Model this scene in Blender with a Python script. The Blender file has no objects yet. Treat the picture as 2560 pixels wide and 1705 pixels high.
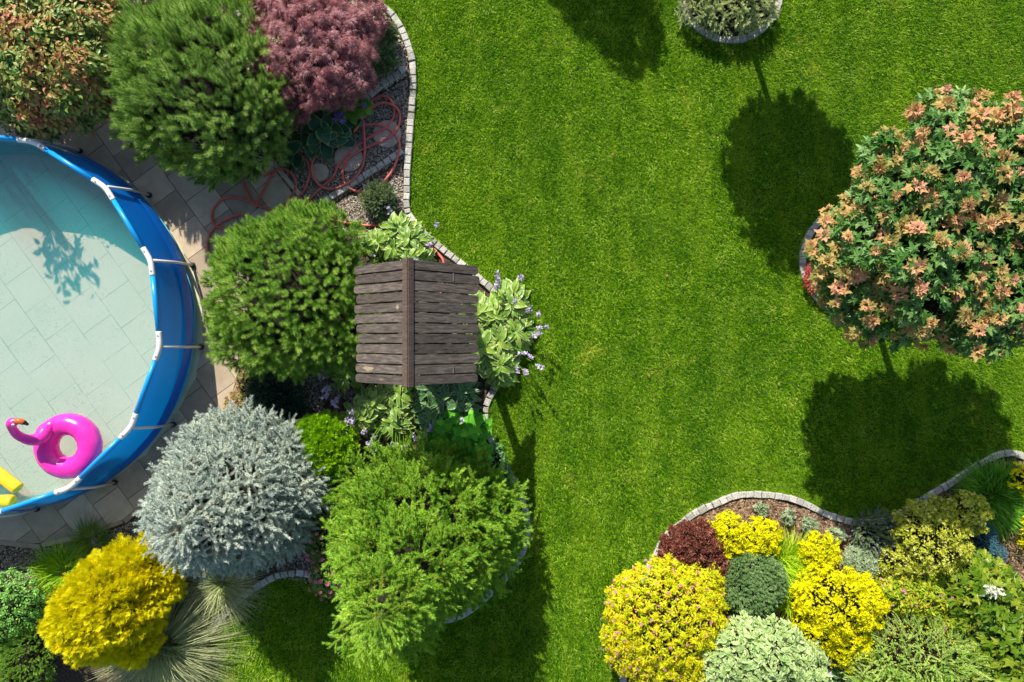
import bpy, math, random
import numpy as np
from mathutils import Vector
from mathutils.geometry import tessellate_polygon

SC = bpy.context.scene
COL = SC.collection

# ------------------------------------------------------------------ camera, sky, sun, exposure
H = 8.6                      # drone height in metres
cam = bpy.data.cameras.new('camera')
cam.sensor_width = 36.0
cam.lens = 24.0
cam.clip_start = 0.1
cam.clip_end = 500.0
cam_o = bpy.data.objects.new('camera', cam)
cam_o.location = (0, 0, H)
cam_o.rotation_euler = (0, 0, 0)
COL.objects.link(cam_o)
SC.camera = cam_o

SUN_EL = math.radians(38.6)
SUN_AZ = math.atan2(-0.32, 0.947)          # from +Y towards +X
world = bpy.data.worlds.new("World")
SC.world = world
world.use_nodes = True
nt = world.node_tree
nt.nodes.clear()
sky = nt.nodes.new('ShaderNodeTexSky')
sky.sky_type = 'NISHITA'
sky.sun_disc = False
sky.sun_elevation = SUN_EL
sky.sun_rotation = SUN_AZ % (2 * math.pi)
bg = nt.nodes.new('ShaderNodeBackground')
bg.inputs['Strength'].default_value = 0.09
wo = nt.nodes.new('ShaderNodeOutputWorld')
nt.links.new(sky.outputs[0], bg.inputs[0])
nt.links.new(bg.outputs[0], wo.inputs[0])

sun = bpy.data.lights.new('sun', 'SUN')
sun.energy = 4.6
sun.angle = math.radians(0.5)
sun.color = (1.0, 0.945, 0.83)
sun_o = bpy.data.objects.new('sun', sun)
to_sun = Vector((math.sin(SUN_AZ) * math.cos(SUN_EL), math.cos(SUN_AZ) * math.cos(SUN_EL), math.sin(SUN_EL)))
sun_o.rotation_euler = to_sun.to_track_quat('Z', 'Y').to_euler()
sun_o.location = to_sun * 40
COL.objects.link(sun_o)
SC.view_settings.view_transform = 'Standard'
SC.view_settings.look = 'None'
SC.view_settings.exposure = 0.62
SC.view_settings.gamma = 1.0

# ------------------------------------------------------------------ helpers
F = 2560 * 24.0 / 36.0
CX, CY = 1280.0, 852.5


def P(px, py, z=0.0):
    """photo pixel + height -> world point"""
    s = (H - z) / F
    return np.array([(px - CX) * s, (CY - py) * s, z])


def PP(pts, z=0.0):
    return np.array([P(a, b, z) for a, b in pts])


def M(px, z=0.0):
    return px * (H - z) / F


def lin(h, k=1.0):
    h = h.lstrip('#')
    out = []
    for i in (0, 2, 4):
        c = int(h[i:i + 2], 16) / 255
        c = c / 12.92 if c <= 0.04045 else ((c + 0.055) / 1.055) ** 2.4
        out.append(min(c * k, 0.95))
    return (*out, 1.0)


def norm(v):
    return v / np.maximum(np.linalg.norm(v, axis=-1, keepdims=True), 1e-9)


class MB:
    """mesh builder: triangles with per-vertex rnd / tip attributes"""

    def __init__(self):
        self.V, self.T, self.r, self.t, self.n = [], [], [], [], 0

    def add(self, V, T, rnd=0.5, tip=0.0):
        V = np.asarray(V, float).reshape(-1, 3)
        T = np.asarray(T, np.int64).reshape(-1, 3)
        self.V.append(V)
        self.T.append(T + self.n)
        self.r.append(np.broadcast_to(np.asarray(rnd, float), (len(V),)))
        self.t.append(np.broadcast_to(np.asarray(tip, float), (len(V),)))
        self.n += len(V)
        return self

    def inst(self, tpl, pos, R, sc, rnd):
        tv, tf, tt = tpl
        n, k = len(pos), len(tv)
        sc = np.broadcast_to(np.asarray(sc, float), (n,))
        V = np.einsum('nij,kj->nki', R, tv) * sc[:, None, None] + pos[:, None, :]
        T = tf[None] + (np.arange(n) * k)[:, None, None]
        r = np.repeat(np.broadcast_to(rnd, (n,)), k)
        if k > 100:      # needles of one shoot differ a little from one another
            jit = (np.sin(np.arange(k) // 3 * 12.9898) * 43758.5453) % 1.0
            r = np.clip(r * 0.6 + np.tile(jit, n) * 0.5 - 0.05, 0, 1)
        self.add(V.reshape(-1, 3), T.reshape(-1, 3), r, np.tile(tt, n))
        return self

    def build(self, name, mat, parent=None, smooth=False):
        V = np.concatenate(self.V)
        T = np.concatenate(self.T)
        if parent is not None:
            V = V - np.array(ROOTLOC.get(parent.name, (0, 0, 0)))
        me = bpy.data.meshes.new(name)
        me.vertices.add(len(V))
        me.vertices.foreach_set('co', V.astype(np.float32).ravel())
        me.loops.add(len(T) * 3)
        me.loops.foreach_set('vertex_index', T.astype(np.int32).ravel())
        me.polygons.add(len(T))
        me.polygons.foreach_set('loop_start', np.arange(0, len(T) * 3, 3, dtype=np.int32))
        me.polygons.foreach_set('use_smooth', np.full(len(T), smooth, dtype=bool))
        a = me.attributes.new('rnd', 'FLOAT', 'POINT')
        a.data.foreach_set('value', np.concatenate(self.r).astype(np.float32))
        a = me.attributes.new('tip', 'FLOAT', 'POINT')
        a.data.foreach_set('value', np.concatenate(self.t).astype(np.float32))
        me.update(calc_edges=True)
        me.materials.append(mat)
        o = bpy.data.objects.new(name, me)
        COL.objects.link(o)
        if parent is not None:
            o.parent = parent
        return o


ROOTLOC = {}


def thing(name, label, cat, loc, group=None):
    o = bpy.data.objects.new(name, None)
    o.empty_display_size = 0.1
    COL.objects.link(o)
    o.location = tuple(float(x) for x in loc)
    ROOTLOC[o.name] = tuple(float(x) for x in loc)
    o['label'] = label
    o['category'] = cat
    if group:
        o['group'] = group
    return o


def tag(o, label=None, cat=None, group=None, kind=None):
    for k, v in (('label', label), ('category', cat), ('group', group), ('kind', kind)):
        if v:
            o[k] = v
    return o


def recentre(o, loc):
    """move a single-mesh thing's origin to its base"""
    co = np.empty(len(o.data.vertices) * 3, np.float32)
    o.data.vertices.foreach_get('co', co)
    co = co.reshape(-1, 3) - np.asarray(loc, np.float32)
    o.data.vertices.foreach_set('co', co.ravel())
    o.location = tuple(float(x) for x in loc)
    o.data.update()
    return o


# ------------------------------------------------------------------ materials
MATS = {}


def new_mat(name):
    m = bpy.data.materials.new(name)
    m.use_nodes = True
    n = m.node_tree
    n.nodes.clear()
    out = n.nodes.new('ShaderNodeOutputMaterial')
    return m, n, out


def ramp_node(n, stops):
    r = n.nodes.new('ShaderNodeValToRGB')
    e = r.color_ramp.elements
    while len(e) > 1:
        e.remove(e[-1])
    e[0].position, e[0].color = stops[0]
    for p, c in stops[1:]:
        x = e.new(p)
        x.color = c
    return r


def noise(n, scale, detail=3.0, rough=0.55, coord='Object', vec=None):
    t = n.nodes.new('ShaderNodeTexNoise')
    t.inputs['Scale'].default_value = scale
    t.inputs['Detail'].default_value = detail
    t.inputs['Roughness'].default_value = rough
    if vec is None:
        g = n.nodes.new('ShaderNodeNewGeometry')
        n.links.new(g.outputs['Position'], t.inputs['Vector'])
    else:
        n.links.new(vec, t.inputs['Vector'])
    return t.outputs['Fac']


def mixc(n, a, b, f, mode='MIX'):
    m = n.nodes.new('ShaderNodeMix')
    m.data_type = 'RGBA'
    m.blend_type = mode
    for sock, v in ((m.inputs[6], a), (m.inputs[7], b), (m.inputs[0], f)):
        if isinstance(v, (tuple, list, float, int)):
            sock.default_value = v
        else:
            n.links.new(v, sock)
    return m.outputs[2]


def math_node(n, op, a, b=None, clamp=False):
    m = n.nodes.new('ShaderNodeMath')
    m.operation = op
    m.use_clamp = clamp
    for sock, v in ((m.inputs[0], a), (m.inputs[1], b)):
        if v is None:
            continue
        if isinstance(v, (float, int)):
            sock.default_value = v
        else:
            n.links.new(v, sock)
    return m.outputs[0]


def attr(n, name):
    a = n.nodes.new('ShaderNodeAttribute')
    a.attribute_name = name
    return a.outputs['Fac']


def leafmat(name, cols, tip=None, rough=0.5, transl=0.3, var=0.35, vscale=5.0, spec=0.3, tr_tint=(1.05, 1.05, 0.7)):
    m, n, out = new_mat(name)
    stops = [(i / max(len(cols) - 1, 1), c) for i, c in enumerate(cols)]
    f = attr(n, 'rnd')
    nz = noise(n, vscale)
    f = math_node(n, 'ADD', math_node(n, 'MULTIPLY', f, 1 - var), math_node(n, 'MULTIPLY', math_node(n, 'SUBTRACT', math_node(n, 'MULTIPLY', nz, 2.4), 0.7, True), var), True)
    r = ramp_node(n, stops)
    n.links.new(f, r.inputs[0])
    c = r.outputs[0]
    if tip is not None:
        c = mixc(n, c, tip, attr(n, 'tip'))
    b = n.nodes.new('ShaderNodeBsdfPrincipled')
    n.links.new(c, b.inputs['Base Color'])
    b.inputs['Roughness'].default_value = rough
    b.inputs['Specular IOR Level'].default_value = spec
    if transl > 0:
        t = n.nodes.new('ShaderNodeBsdfTranslucent')
        n.links.new(mixc(n, c, (*tr_tint, 1), 1.0, 'MULTIPLY'), t.inputs[0])
        mx = n.nodes.new('ShaderNodeMixShader')
        mx.inputs[0].default_value = transl
        n.links.new(b.outputs[0], mx.inputs[1])
        n.links.new(t.outputs[0], mx.inputs[2])
        n.links.new(mx.outputs[0], out.inputs[0])
    else:
        n.links.new(b.outputs[0], out.inputs[0])
    return m


def simple(name, c1, c2=None, scale=12.0, rough=0.7, bump=0.0, bscale=60.0, spec=0.3, detail=4.0, lo=0.35, hi=0.65, rnd=False):
    m, n, out = new_mat(name)
    b = n.nodes.new('ShaderNodeBsdfPrincipled')
    b.inputs['Roughness'].default_value = rough
    b.inputs['Specular IOR Level'].default_value = spec
    if c2 is None:
        b.inputs['Base Color'].default_value = c1
    else:
        r = ramp_node(n, [(lo, c1), (hi, c2)])
        n.links.new(noise(n, scale, detail), r.inputs[0])
        c = r.outputs[0]
        if rnd:
            h = n.nodes.new('ShaderNodeHueSaturation')
            n.links.new(math_node(n, 'ADD', math_node(n, 'MULTIPLY', attr(n, 'rnd'), 0.5), 0.75), h.inputs['Value'])
            n.links.new(c, h.inputs['Color'])
            c = h.outputs[0]
        n.links.new(c, b.inputs['Base Color'])
    if bump > 0:
        bp = n.nodes.new('ShaderNodeBump')
        bp.inputs['Strength'].default_value = bump
        bp.inputs['Distance'].default_value = 0.01
        n.links.new(noise(n, bscale, 5.0), bp.inputs['Height'])
        n.links.new(bp.outputs[0], b.inputs['Normal'])
    n.links.new(b.outputs[0], out.inputs[0])
    return m


def rampmat(name, cols, rough=0.8, var=0.25, vscale=40.0, spec=0.25, const=False):
    """colour picked by each piece's own random value"""
    m = leafmat(name, cols, None, rough, 0.0, var, vscale, spec)
    return m


BARK = simple('bark', (0.07, 0.05, 0.035, 1), (0.14, 0.105, 0.075, 1), 30, 0.9, 0.6, 40)
TWIG_SHADED = simple('twigs', (0.012, 0.011, 0.006, 1), (0.03, 0.026, 0.014, 1), 40, 0.9, 0.8, 60)  # near-black brown: the shade inside the bushes is put into the colour
WHITE_PLASTIC = simple('white_plastic', (0.80, 0.80, 0.79, 1), (0.72, 0.72, 0.71, 1), 9, 0.35, spec=0.5)


# ------------------------------------------------------------------ geometry templates: (verts, tris, tip)
def needle_shoot(L, n, nl, nw, seed, a0=60, a1=25, stem_r=0.003, bud=0.0, tmin=0.08):
    """a shoot along +Z clothed with needles"""
    g = np.random.default_rng(seed)
    t = tmin + (1 - tmin) * (np.arange(n) + g.random(n)) / n
    ph = np.arange(n) * 2.399963 + g.random(n) * 0.6
    ang = np.radians(a0 + (a1 - a0) * t ** 1.5 + g.normal(0, 7, n))
    d = np.stack([np.sin(ang) * np.cos(ph), np.sin(ang) * np.sin(ph), np.cos(ang)], 1)
    b = np.stack([0 * t, 0 * t, t * L], 1)
    w = norm(np.cross(d, np.stack([g.normal(size=n), g.normal(size=n), g.normal(size=n)], 1))) * nw * 0.5
    ln = nl * (0.8 + 0.4 * g.random(n))[:, None]
    V = np.stack([b - w, b + w, b + d * ln], 1).reshape(-1, 3)
    T = np.arange(3 * n).reshape(-1, 3)
    tip = np.tile(np.array([0.0, 0.0, 0.0]), n)
    # stem
    k = 3
    a = np.arange(k) * 2 * math.pi / k
    s0 = np.stack([stem_r * np.cos(a), stem_r * np.sin(a), 0 * a], 1)
    s1 = s0 * 0.6 + np.array([0, 0, L])
    sv = np.concatenate([s0, s1])
    st = []
    for i in range(k):
        j = (i + 1) % k
        st += [[i, j, k + j], [i, k + j, k + i]]
    V = np.concatenate([V, sv])
    T = np.concatenate([T, np.array(st) + 3 * n])
    tip = np.concatenate([tip, np.ones(2 * k)])
    if bud > 0:
        m = len(V)
        bv = np.array([[bud, 0, L], [0, bud, L], [-bud, 0, L], [0, -bud, L], [0, 0, L + bud * 3.0]])
        bt = np.array([[0, 1, 4], [1, 2, 4], [2, 3, 4], [3, 0, 4]])
        V = np.concatenate([V, bv])
        T = np.concatenate([T, bt + m])
        tip = np.concatenate([tip, np.ones(5)])
    return V, T, tip


def join(tpls):
    V, T, t, n = [], [], [], 0
    for a, b, c in tpls:
        V.append(a)
        T.append(b + n)
        t.append(c)
        n += len(a)
    return np.concatenate(V), np.concatenate(T), np.concatenate(t)


def turned(tpl, d, off=(0, 0, 0), sc=1.0, g=None):
    d = norm(np.array([d], float))
    R = frames(d, g or np.random.default_rng(1))[0]
    return (tpl[0] * sc) @ R.T + np.array(off), tpl[1], tpl[2]


def frames(z, g, yref=None):
    z = norm(z)
    ref = g.normal(size=z.shape) if yref is None else yref
    x = norm(np.cross(ref, z))
    y = np.cross(z, x)
    return np.stack([x, y, z], axis=-1)


def whorl(L, n, nl, nw, k, spread, seed, **kw):
    g = np.random.default_rng(seed)
    parts = []
    for i in range(k):
        a = i * 2 * math.pi / k + g.random() * 0.5
        s = math.radians(spread + g.normal(0, 10))
        parts.append(turned(needle_shoot(L, n, nl, nw, seed * 31 + i, **kw), (math.cos(a) * math.sin(s), math.sin(a) * math.sin(s), math.cos(s)), sc=0.8 + 0.4 * g.random(), g=g))
    parts.append(turned(needle_shoot(L, n, nl, nw, seed * 31 + 77, **kw), (0.05, 0.05, 1), g=g))
    return join(parts)


def sprig(L, n, nl, nw, side, seed, flat=0.25, **kw):
    """main shoot along Z with side shoots, roughly in the XZ plane"""
    g = np.random.default_rng(seed)
    parts = [needle_shoot(L, n, nl, nw, seed, **kw)]
    for i in range(side):
        t = 0.15 + 0.6 * i / max(side - 1, 1)
        s = 1 if i % 2 else -1
        a = math.radians(48 + g.normal(0, 6))
        parts.append(turned(needle_shoot(L * (0.65 - 0.3 * t), int(n * 0.6), nl, nw, seed * 17 + i, **kw), (s * math.sin(a), flat * g.normal(), math.cos(a)), (0, 0, t * L), g=g))
    return join(parts)


def ovate(W=0.5, rows=4, fold=0.12, droop=0.25, margin=True, shape=0.9, wave=0.0):
    """leaf along +Y of length 1, face +Z; tip attr 1 on the margin"""
    V, T, t = [], [], []
    for i in range(rows + 1):
        s = i / rows
        w = W * 0.5 * (math.sin(math.pi * s ** shape) ** 0.8 if 0 < s < 1 else 0.02)
        z = -droop * s * s
        wv = wave * math.sin(i * 2.4)
        if margin:
            xs = [(-1, 1.0), (-0.8, 0.0), (0, 0.0), (0.8, 0.0), (1, 1.0)]
        else:
            xs = [(-1, 0.0), (0, 0.0), (1, 0.0)]
        for x, a in xs:
            V.append([x * w, s, z + fold * abs(x) * w * 2 + wv * x])
            t.append(1.0 if (i == rows and margin) else a)
    k = 5 if margin else 3
    for i in range(rows):
        for j in range(k - 1):
            a = i * k + j
            T += [[a, a + 1, a + k + 1], [a, a + k + 1, a + k]]
    return np.array(V, float), np.array(T), np.array(t, float)


def palmate(lobes=5, depth=0.5, cup=0.15, seed=0, teeth=True):
    """lobed leaf (maple-like) about 1 long, along +Y, face +Z"""
    g = np.random.default_rng(seed)
    pts = []
    base = -math.pi / 2
    for i in range(lobes):
        a = math.radians(-125 + 250 * i / (lobes - 1)) + math.pi / 2
        r = [0.55, 0.82, 1.0, 0.82, 0.55][i] if lobes == 5 else 0.8
        da = math.radians(250 / (lobes - 1))
        if teeth:
            pts += [(a - da * 0.22, r * 0.62), (a - da * 0.17, r * 0.8), (a - da * 0.1, r * 0.76), (a, r), (a + da * 0.1, r * 0.76), (a + da * 0.17, r * 0.8), (a + da * 0.22, r * 0.62)]
        else:
            pts += [(a - da * 0.2, r * 0.7), (a, r), (a + da * 0.2, r * 0.7)]
        if i < lobes - 1:
            pts.append((a + da * 0.5, depth * 0.75))
    pts.append((base, 0.12))
    V = [[0, 0.0, 0.0]] + [[r * math.cos(a), r * math.sin(a), -cup * r * r + 0.04 * g.normal()] for a, r in pts]
    V = np.array(V) * 0.62 + np.array([0, 0.38, 0])
    n = len(pts)
    T = [[0, 1 + i, 1 + (i + 1) % n] for i in range(n)]
    t = np.array([0.0] + [min(1.0, r) for a, r in pts])
    return V, np.array(T), t


def lace(k=7, seed=0, w=0.09):
    """finely cut leaf: thin fingers"""
    g = np.random.default_rng(seed)
    V, T = [], []
    for i in range(k):
        a = math.radians(-75 + 150 * i / (k - 1)) + math.pi / 2 + g.normal(0, 0.08)
        L = 1.0 - 0.35 * abs(i - (k - 1) / 2) / ((k - 1) / 2)
        d = np.array([math.cos(a), math.sin(a), 0])
        p = np.array([-math.sin(a), math.cos(a), 0]) * w * 0.5
        m = len(V)
        mid = d * L * 0.45 + np.array([0, 0, 0.05])
        V += [d * 0.03, mid - p, mid + p, d * L + np.array([0, 0, -0.18])]
        T += [[m, m + 1, m + 2], [m + 1, m + 3, m + 2]]
    return np.array(V), np.array(T), np.zeros(len(V))


def spray(k=13, seed=0, w=0.1, spread=32, curl=0.1):
    """flat scale-leaf spray along +Z (thuja)"""
    g = np.random.default_rng(seed)
    V, T, t = [], [], []
    for i in range(k):
        s = i / (k - 1)
        side = (1 if i % 2 else -1) * (1 if i < k - 1 else 0)
        a = math.radians(side * (spread + g.normal(0, 6)))
        L = (0.5 * (1 - s) + 0.3)
        b = np.array([0, curl * s * s, s * 0.72])
        d = np.array([math.sin(a), 0.15 * g.normal(), math.cos(a)])
        p = norm(np.cross(d, np.array([0.1 * g.normal(), 1, 0]))) * w * 0.5
        m = len(V)
        V += [b - p * 0.6, b + p * 0.6, b + d * L * 0.6 + p, b + d * L * 0.6 - p, b + d * L]
        T += [[m, m + 1, m + 2], [m, m + 2, m + 3], [m + 3, m + 2, m + 4]]
        t += [s * 0.5, s * 0.5, s * 0.6 + 0.25, s * 0.6 + 0.25, min(1, s * 0.5 + 0.6)]
    return np.array(V), np.array(T), np.array(t)


def rosette(k, seed, W=0.45, up=35, lf=None, rows=2):
    g = np.random.default_rng(seed)
    lf = lf or ovate(W, rows, 0.1, 0.15, False)
    parts = []
    for i in range(k):
        a = i * 2.399963
        e = math.radians(up + 45 * i / k)
        y = np.array([math.cos(a) * math.cos(e), math.sin(a) * math.cos(e), math.sin(e)])
        z = np.array([-math.cos(a) * math.sin(e), -math.sin(a) * math.sin(e), math.cos(e)])
        x = np.cross(y, z)
        R = np.stack([x, y, z], 1)
        parts.append(((lf[0] * (1 - 0.4 * i / k)) @ R.T, lf[1], lf[2]))
    return join(parts)


def ball(seed=0, lump=0.2):
    """small lumpy pebble: subdivided octahedron (18 verts)"""
    g = np.random.default_rng(seed)
    V = [[1, 0, 0], [-1, 0, 0], [0, 1, 0], [0, -1, 0], [0, 0, 1], [0, 0, -1]]
    Fs = [[0, 2, 4], [2, 1, 4], [1, 3, 4], [3, 0, 4], [2, 0, 5], [1, 2, 5], [3, 1, 5], [0, 3, 5]]
    V = [np.array(v, float) for v in V]
    mid, out = {}, []

    def mp(a, b):
        k = (min(a, b), max(a, b))
        if k not in mid:
            v = V[a] + V[b]
            V.append(v / np.linalg.norm(v))
            mid[k] = len(V) - 1
        return mid[k]
    for a, b, c in Fs:
        x, y, z = mp(a, b), mp(b, c), mp(c, a)
        out += [[a, x, z], [x, b, y], [z, y, c], [x, y, z]]
    V = np.array(V)
    V = V * (1 + lump * g.normal(size=(len(V), 1)))
    return V, np.array(out), np.zeros(len(V))


def tube(path, r, k=8, closed=False, cap=True):
    p = np.asarray(path, float)
    n = len(p)
    r = np.broadcast_to(np.asarray(r, float), (n,))
    if closed:
        d = norm(np.roll(p, -1, 0) - np.roll(p, 1, 0))
    else:
        d = norm(np.gradient(p, axis=0))
    ref = np.array([0, 0, 1.0])
    if np.abs(d[:, 2]).mean() > 0.8:
        ref = np.array([1.0, 0.1, 0])
    x = norm(np.cross(d, ref))
    y = np.cross(d, x)
    a = np.arange(k) * 2 * math.pi / k
    V = (p[:, None] + r[:, None, None] * (np.cos(a)[None, :, None] * x[:, None] + np.sin(a)[None, :, None] * y[:, None])).reshape(-1, 3)
    T = []
    m = n if closed else n - 1
    for i in range(m):
        i2 = (i + 1) % n
        for j in range(k):
            j2 = (j + 1) % k
            T += [[i * k + j, i * k + j2, i2 * k + j2], [i * k + j, i2 * k + j2, i2 * k + j]]
    if cap and not closed:
        V = np.concatenate([V, p[:1], p[-1:]])
        c0, c1 = n * k, n * k + 1
        for j in range(k):
            j2 = (j + 1) % k
            T += [[c0, j2, j], [c1, (n - 1) * k + j, (n - 1) * k + j2]]
    return V, np.array(T)


def smooth_path(pts, per=6, closed=False):
    p = np.asarray(pts, float)
    n = len(p)
    out = []
    rng_ = range(n if closed else n - 1)
    for i in rng_:
        if closed:
            a, b, c, d = p[(i - 1) % n], p[i], p[(i + 1) % n], p[(i + 2) % n]
        else:
            a, b, c, d = p[max(i - 1, 0)], p[i], p[i + 1], p[min(i + 2, n - 1)]
        for t in np.arange(per) / per:
            out.append(0.5 * ((2 * b) + (c - a) * t + (2 * a - 5 * b + 4 * c - d) * t * t + (3 * b - a - 3 * c + d) * t ** 3))
    if not closed:
        out.append(p[-1])
    return np.array(out)


def resample(p, step):
    d = np.linalg.norm(np.diff(p, axis=0), axis=1)
    s = np.concatenate([[0], np.cumsum(d)])
    m = max(int(s[-1] / step), 1)
    q = np.linspace(0, s[-1], m + 1)
    return np.stack([np.interp(q, s, p[:, i]) for i in range(p.shape[1])], 1)


def box_geo(c, half, X=(1, 0, 0), Y=(0, 1, 0), Z=(0, 0, 1), bev=0.0):
    c, X, Y, Z = (np.asarray(v, float) for v in (c, X, Y, Z))
    hx, hy, hz = half
    V, b = [], bev
    rings = [(-hz, hx, hy)] + ([(hz - b, hx, hy), (hz, hx - b, hy - b)] if b > 0 else [(hz, hx, hy)])
    for z, x, y in rings:
        for sx, sy in ((-1, -1), (1, -1), (1, 1), (-1, 1)):
            V.append(c + X * sx * x + Y * sy * y + Z * z)
    T = [[0, 2, 1], [0, 3, 2]]
    nr = len(rings)
    for r in range(nr - 1):
        for j in range(4):
            a, d = r * 4 + j, r * 4 + (j + 1) % 4
            T += [[a, d, d + 4], [a, d + 4, a + 4]]
    e = (nr - 1) * 4
    T += [[e, e + 1, e + 2], [e, e + 2, e + 3]]
    return np.array(V), np.array(T)


def inside(pts, poly):
    x, y = pts[:, 0], pts[:, 1]
    c = np.zeros(len(pts), bool)
    n = len(poly)
    for i in range(n):
        x1, y1 = poly[i][:2]
        x2, y2 = poly[(i + 1) % n][:2]
        if y1 == y2:
            continue
        m = ((y1 > y) != (y2 > y)) & (x < (x2 - x1) * (y - y1) / (y2 - y1) + x1)
        c ^= m
    return c


def sheet(name, poly, z, mat):
    V = [Vector((float(p[0]), float(p[1]), 0)) for p in poly]
    tris = np.array(tessellate_polygon([V]))
    A = np.array([[p[0], p[1], z] for p in poly], float)
    a, b, c = A[tris[:, 0]], A[tris[:, 1]], A[tris[:, 2]]
    flip = np.cross(b - a, c - a)[:, 2] < 0
    tris[flip] = tris[flip][:, [0, 2, 1]]
    return MB().add(A, tris).build(name, mat)


def clip(poly, conv):
    """clip polygon by convex ccw polygon (2-D)"""
    out = [np.array(p[:2], float) for p in poly]
    n = len(conv)
    for i in range(n):
        a, b = np.array(conv[i]), np.array(conv[(i + 1) % n])
        e = b - a
        inp, out = out, []
        if not inp:
            return []
        for j in range(len(inp)):
            p, q = inp[j - 1], inp[j]
            dp = e[0] * (p[1] - a[1]) - e[1] * (p[0] - a[0])
            dq = e[0] * (q[1] - a[1]) - e[1] * (q[0] - a[0])
            if (dp >= 0) != (dq >= 0):
                t = dp / (dp - dq)
                out.append(p + (q - p) * t)
            if dq >= 0:
                out.append(q)
    return out


# ------------------------------------------------------------------ layout outlines (photo pixels on the ground)
KERB_A = [(860, -60), (905, -25), (940, 0), (972, 19), (1002, 54), (1027, 109), (1039, 152), (1042, 204), (1040, 245), (1036, 299), (1032, 353), (1027, 426), (1026, 481), (1028, 530),
          (1060, 572), (1105, 612), (1160, 655), (1207, 694), (1255, 735), (1292, 785), (1308, 850), (1290, 920), (1248, 970), (1225, 1010), (1222, 1060), (1248, 1125), (1272, 1166), (1298, 1212), (1318, 1261), (1326, 1306),
          (1325, 1341), (1308, 1393), (1280, 1434), (1248, 1469), (1213, 1504), (1172, 1534), (1134, 1551), (1060, 1558), (980, 1540), (890, 1490), (820, 1455), (766, 1439), (734, 1437), (696, 1445), (674, 1456), (620, 1490), (560, 1550), (500, 1630), (440, 1720), (400, 1790)]
KERB_B = [(1600, 1790), (1570, 1750), (1551, 1705), (1541, 1650), (1543, 1570), (1572, 1480), (1616, 1411), (1654, 1340), (1695, 1302), (1736, 1272), (1790, 1248), (1831, 1231), (1872, 1227), (1926, 1229), (1980, 1238), (2024, 1256), (2062, 1275), (2103, 1289),
          (2143, 1297), (2198, 1294), (2240, 1278), (2314, 1232), (2368, 1200), (2423, 1164), (2477, 1134), (2518, 1123), (2560, 1134), (2640, 1175), (2760, 1260)]
PAVE = [(-420, 150), (300, 130), (520, 200), (640, 350), (690, 428), (740, 495), (735, 640), (690, 780), (640, 860), (598, 928), (571, 1026), (565, 1044), (545, 1078), (420, 1200), (345, 1272), (295, 1307), (200, 1335), (114, 1356), (60, 1356), (0, 1351), (-420, 1330)]
kerbA = smooth_path(PP(KERB_A), 5)
kerbB = smooth_path(PP(KERB_B), 5)
pave = PP(PAVE)
bedA = np.concatenate([kerbA, PP([(100, 1800), (-500, 1760), (-500, -330), (380, -330), (560, -60), (590, 30), (608, 32), (690, -20), (760, -90)])])
bedB = np.concatenate([kerbB, PP([(2950, 1500), (2950, 2050), (1700, 2050)])])
MAPLE_RING = P(2139, 652)
MAPLE_RING_R = M(143)
TOP_RING = P(1825, -20)
TOP_RING_R = M(131)

# ------------------------------------------------------------------ ground sheets
lawn_base = simple('lawn_earth', (0.022, 0.045, 0.004, 1), (0.04, 0.07, 0.008, 1), 25, 0.95)
g_poly = [(-60, -60), (60, -60), (60, 60), (-60, 60)]
tag(sheet('ground', g_poly, 0.0, lawn_base), kind='structure')
soil = simple('soil_mat', (0.045, 0.032, 0.022, 1), (0.11, 0.08, 0.055, 1), 35, 0.95, 0.8, 50)
tag(sheet('garden_bed_soil', bedA, 0.008, soil), kind='structure')
tag(sheet('garden_bed_soil', bedB, 0.008, soil), kind='structure')


def disc(c, r, k=48):
    a = np.arange(k) * 2 * math.pi / k
    return np.stack([c[0] + r * np.cos(a), c[1] + r * np.sin(a)], 1)


tag(sheet('garden_bed_soil', disc(MAPLE_RING, MAPLE_RING_R - 0.02), 0.008, soil), kind='structure')
tag(sheet('garden_bed_soil', disc(TOP_RING, TOP_RING_R - 0.02), 0.008, soil), kind='structure')

# ------------------------------------------------------------------ lawn grass blades
rg = np.random.default_rng(11)


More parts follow.
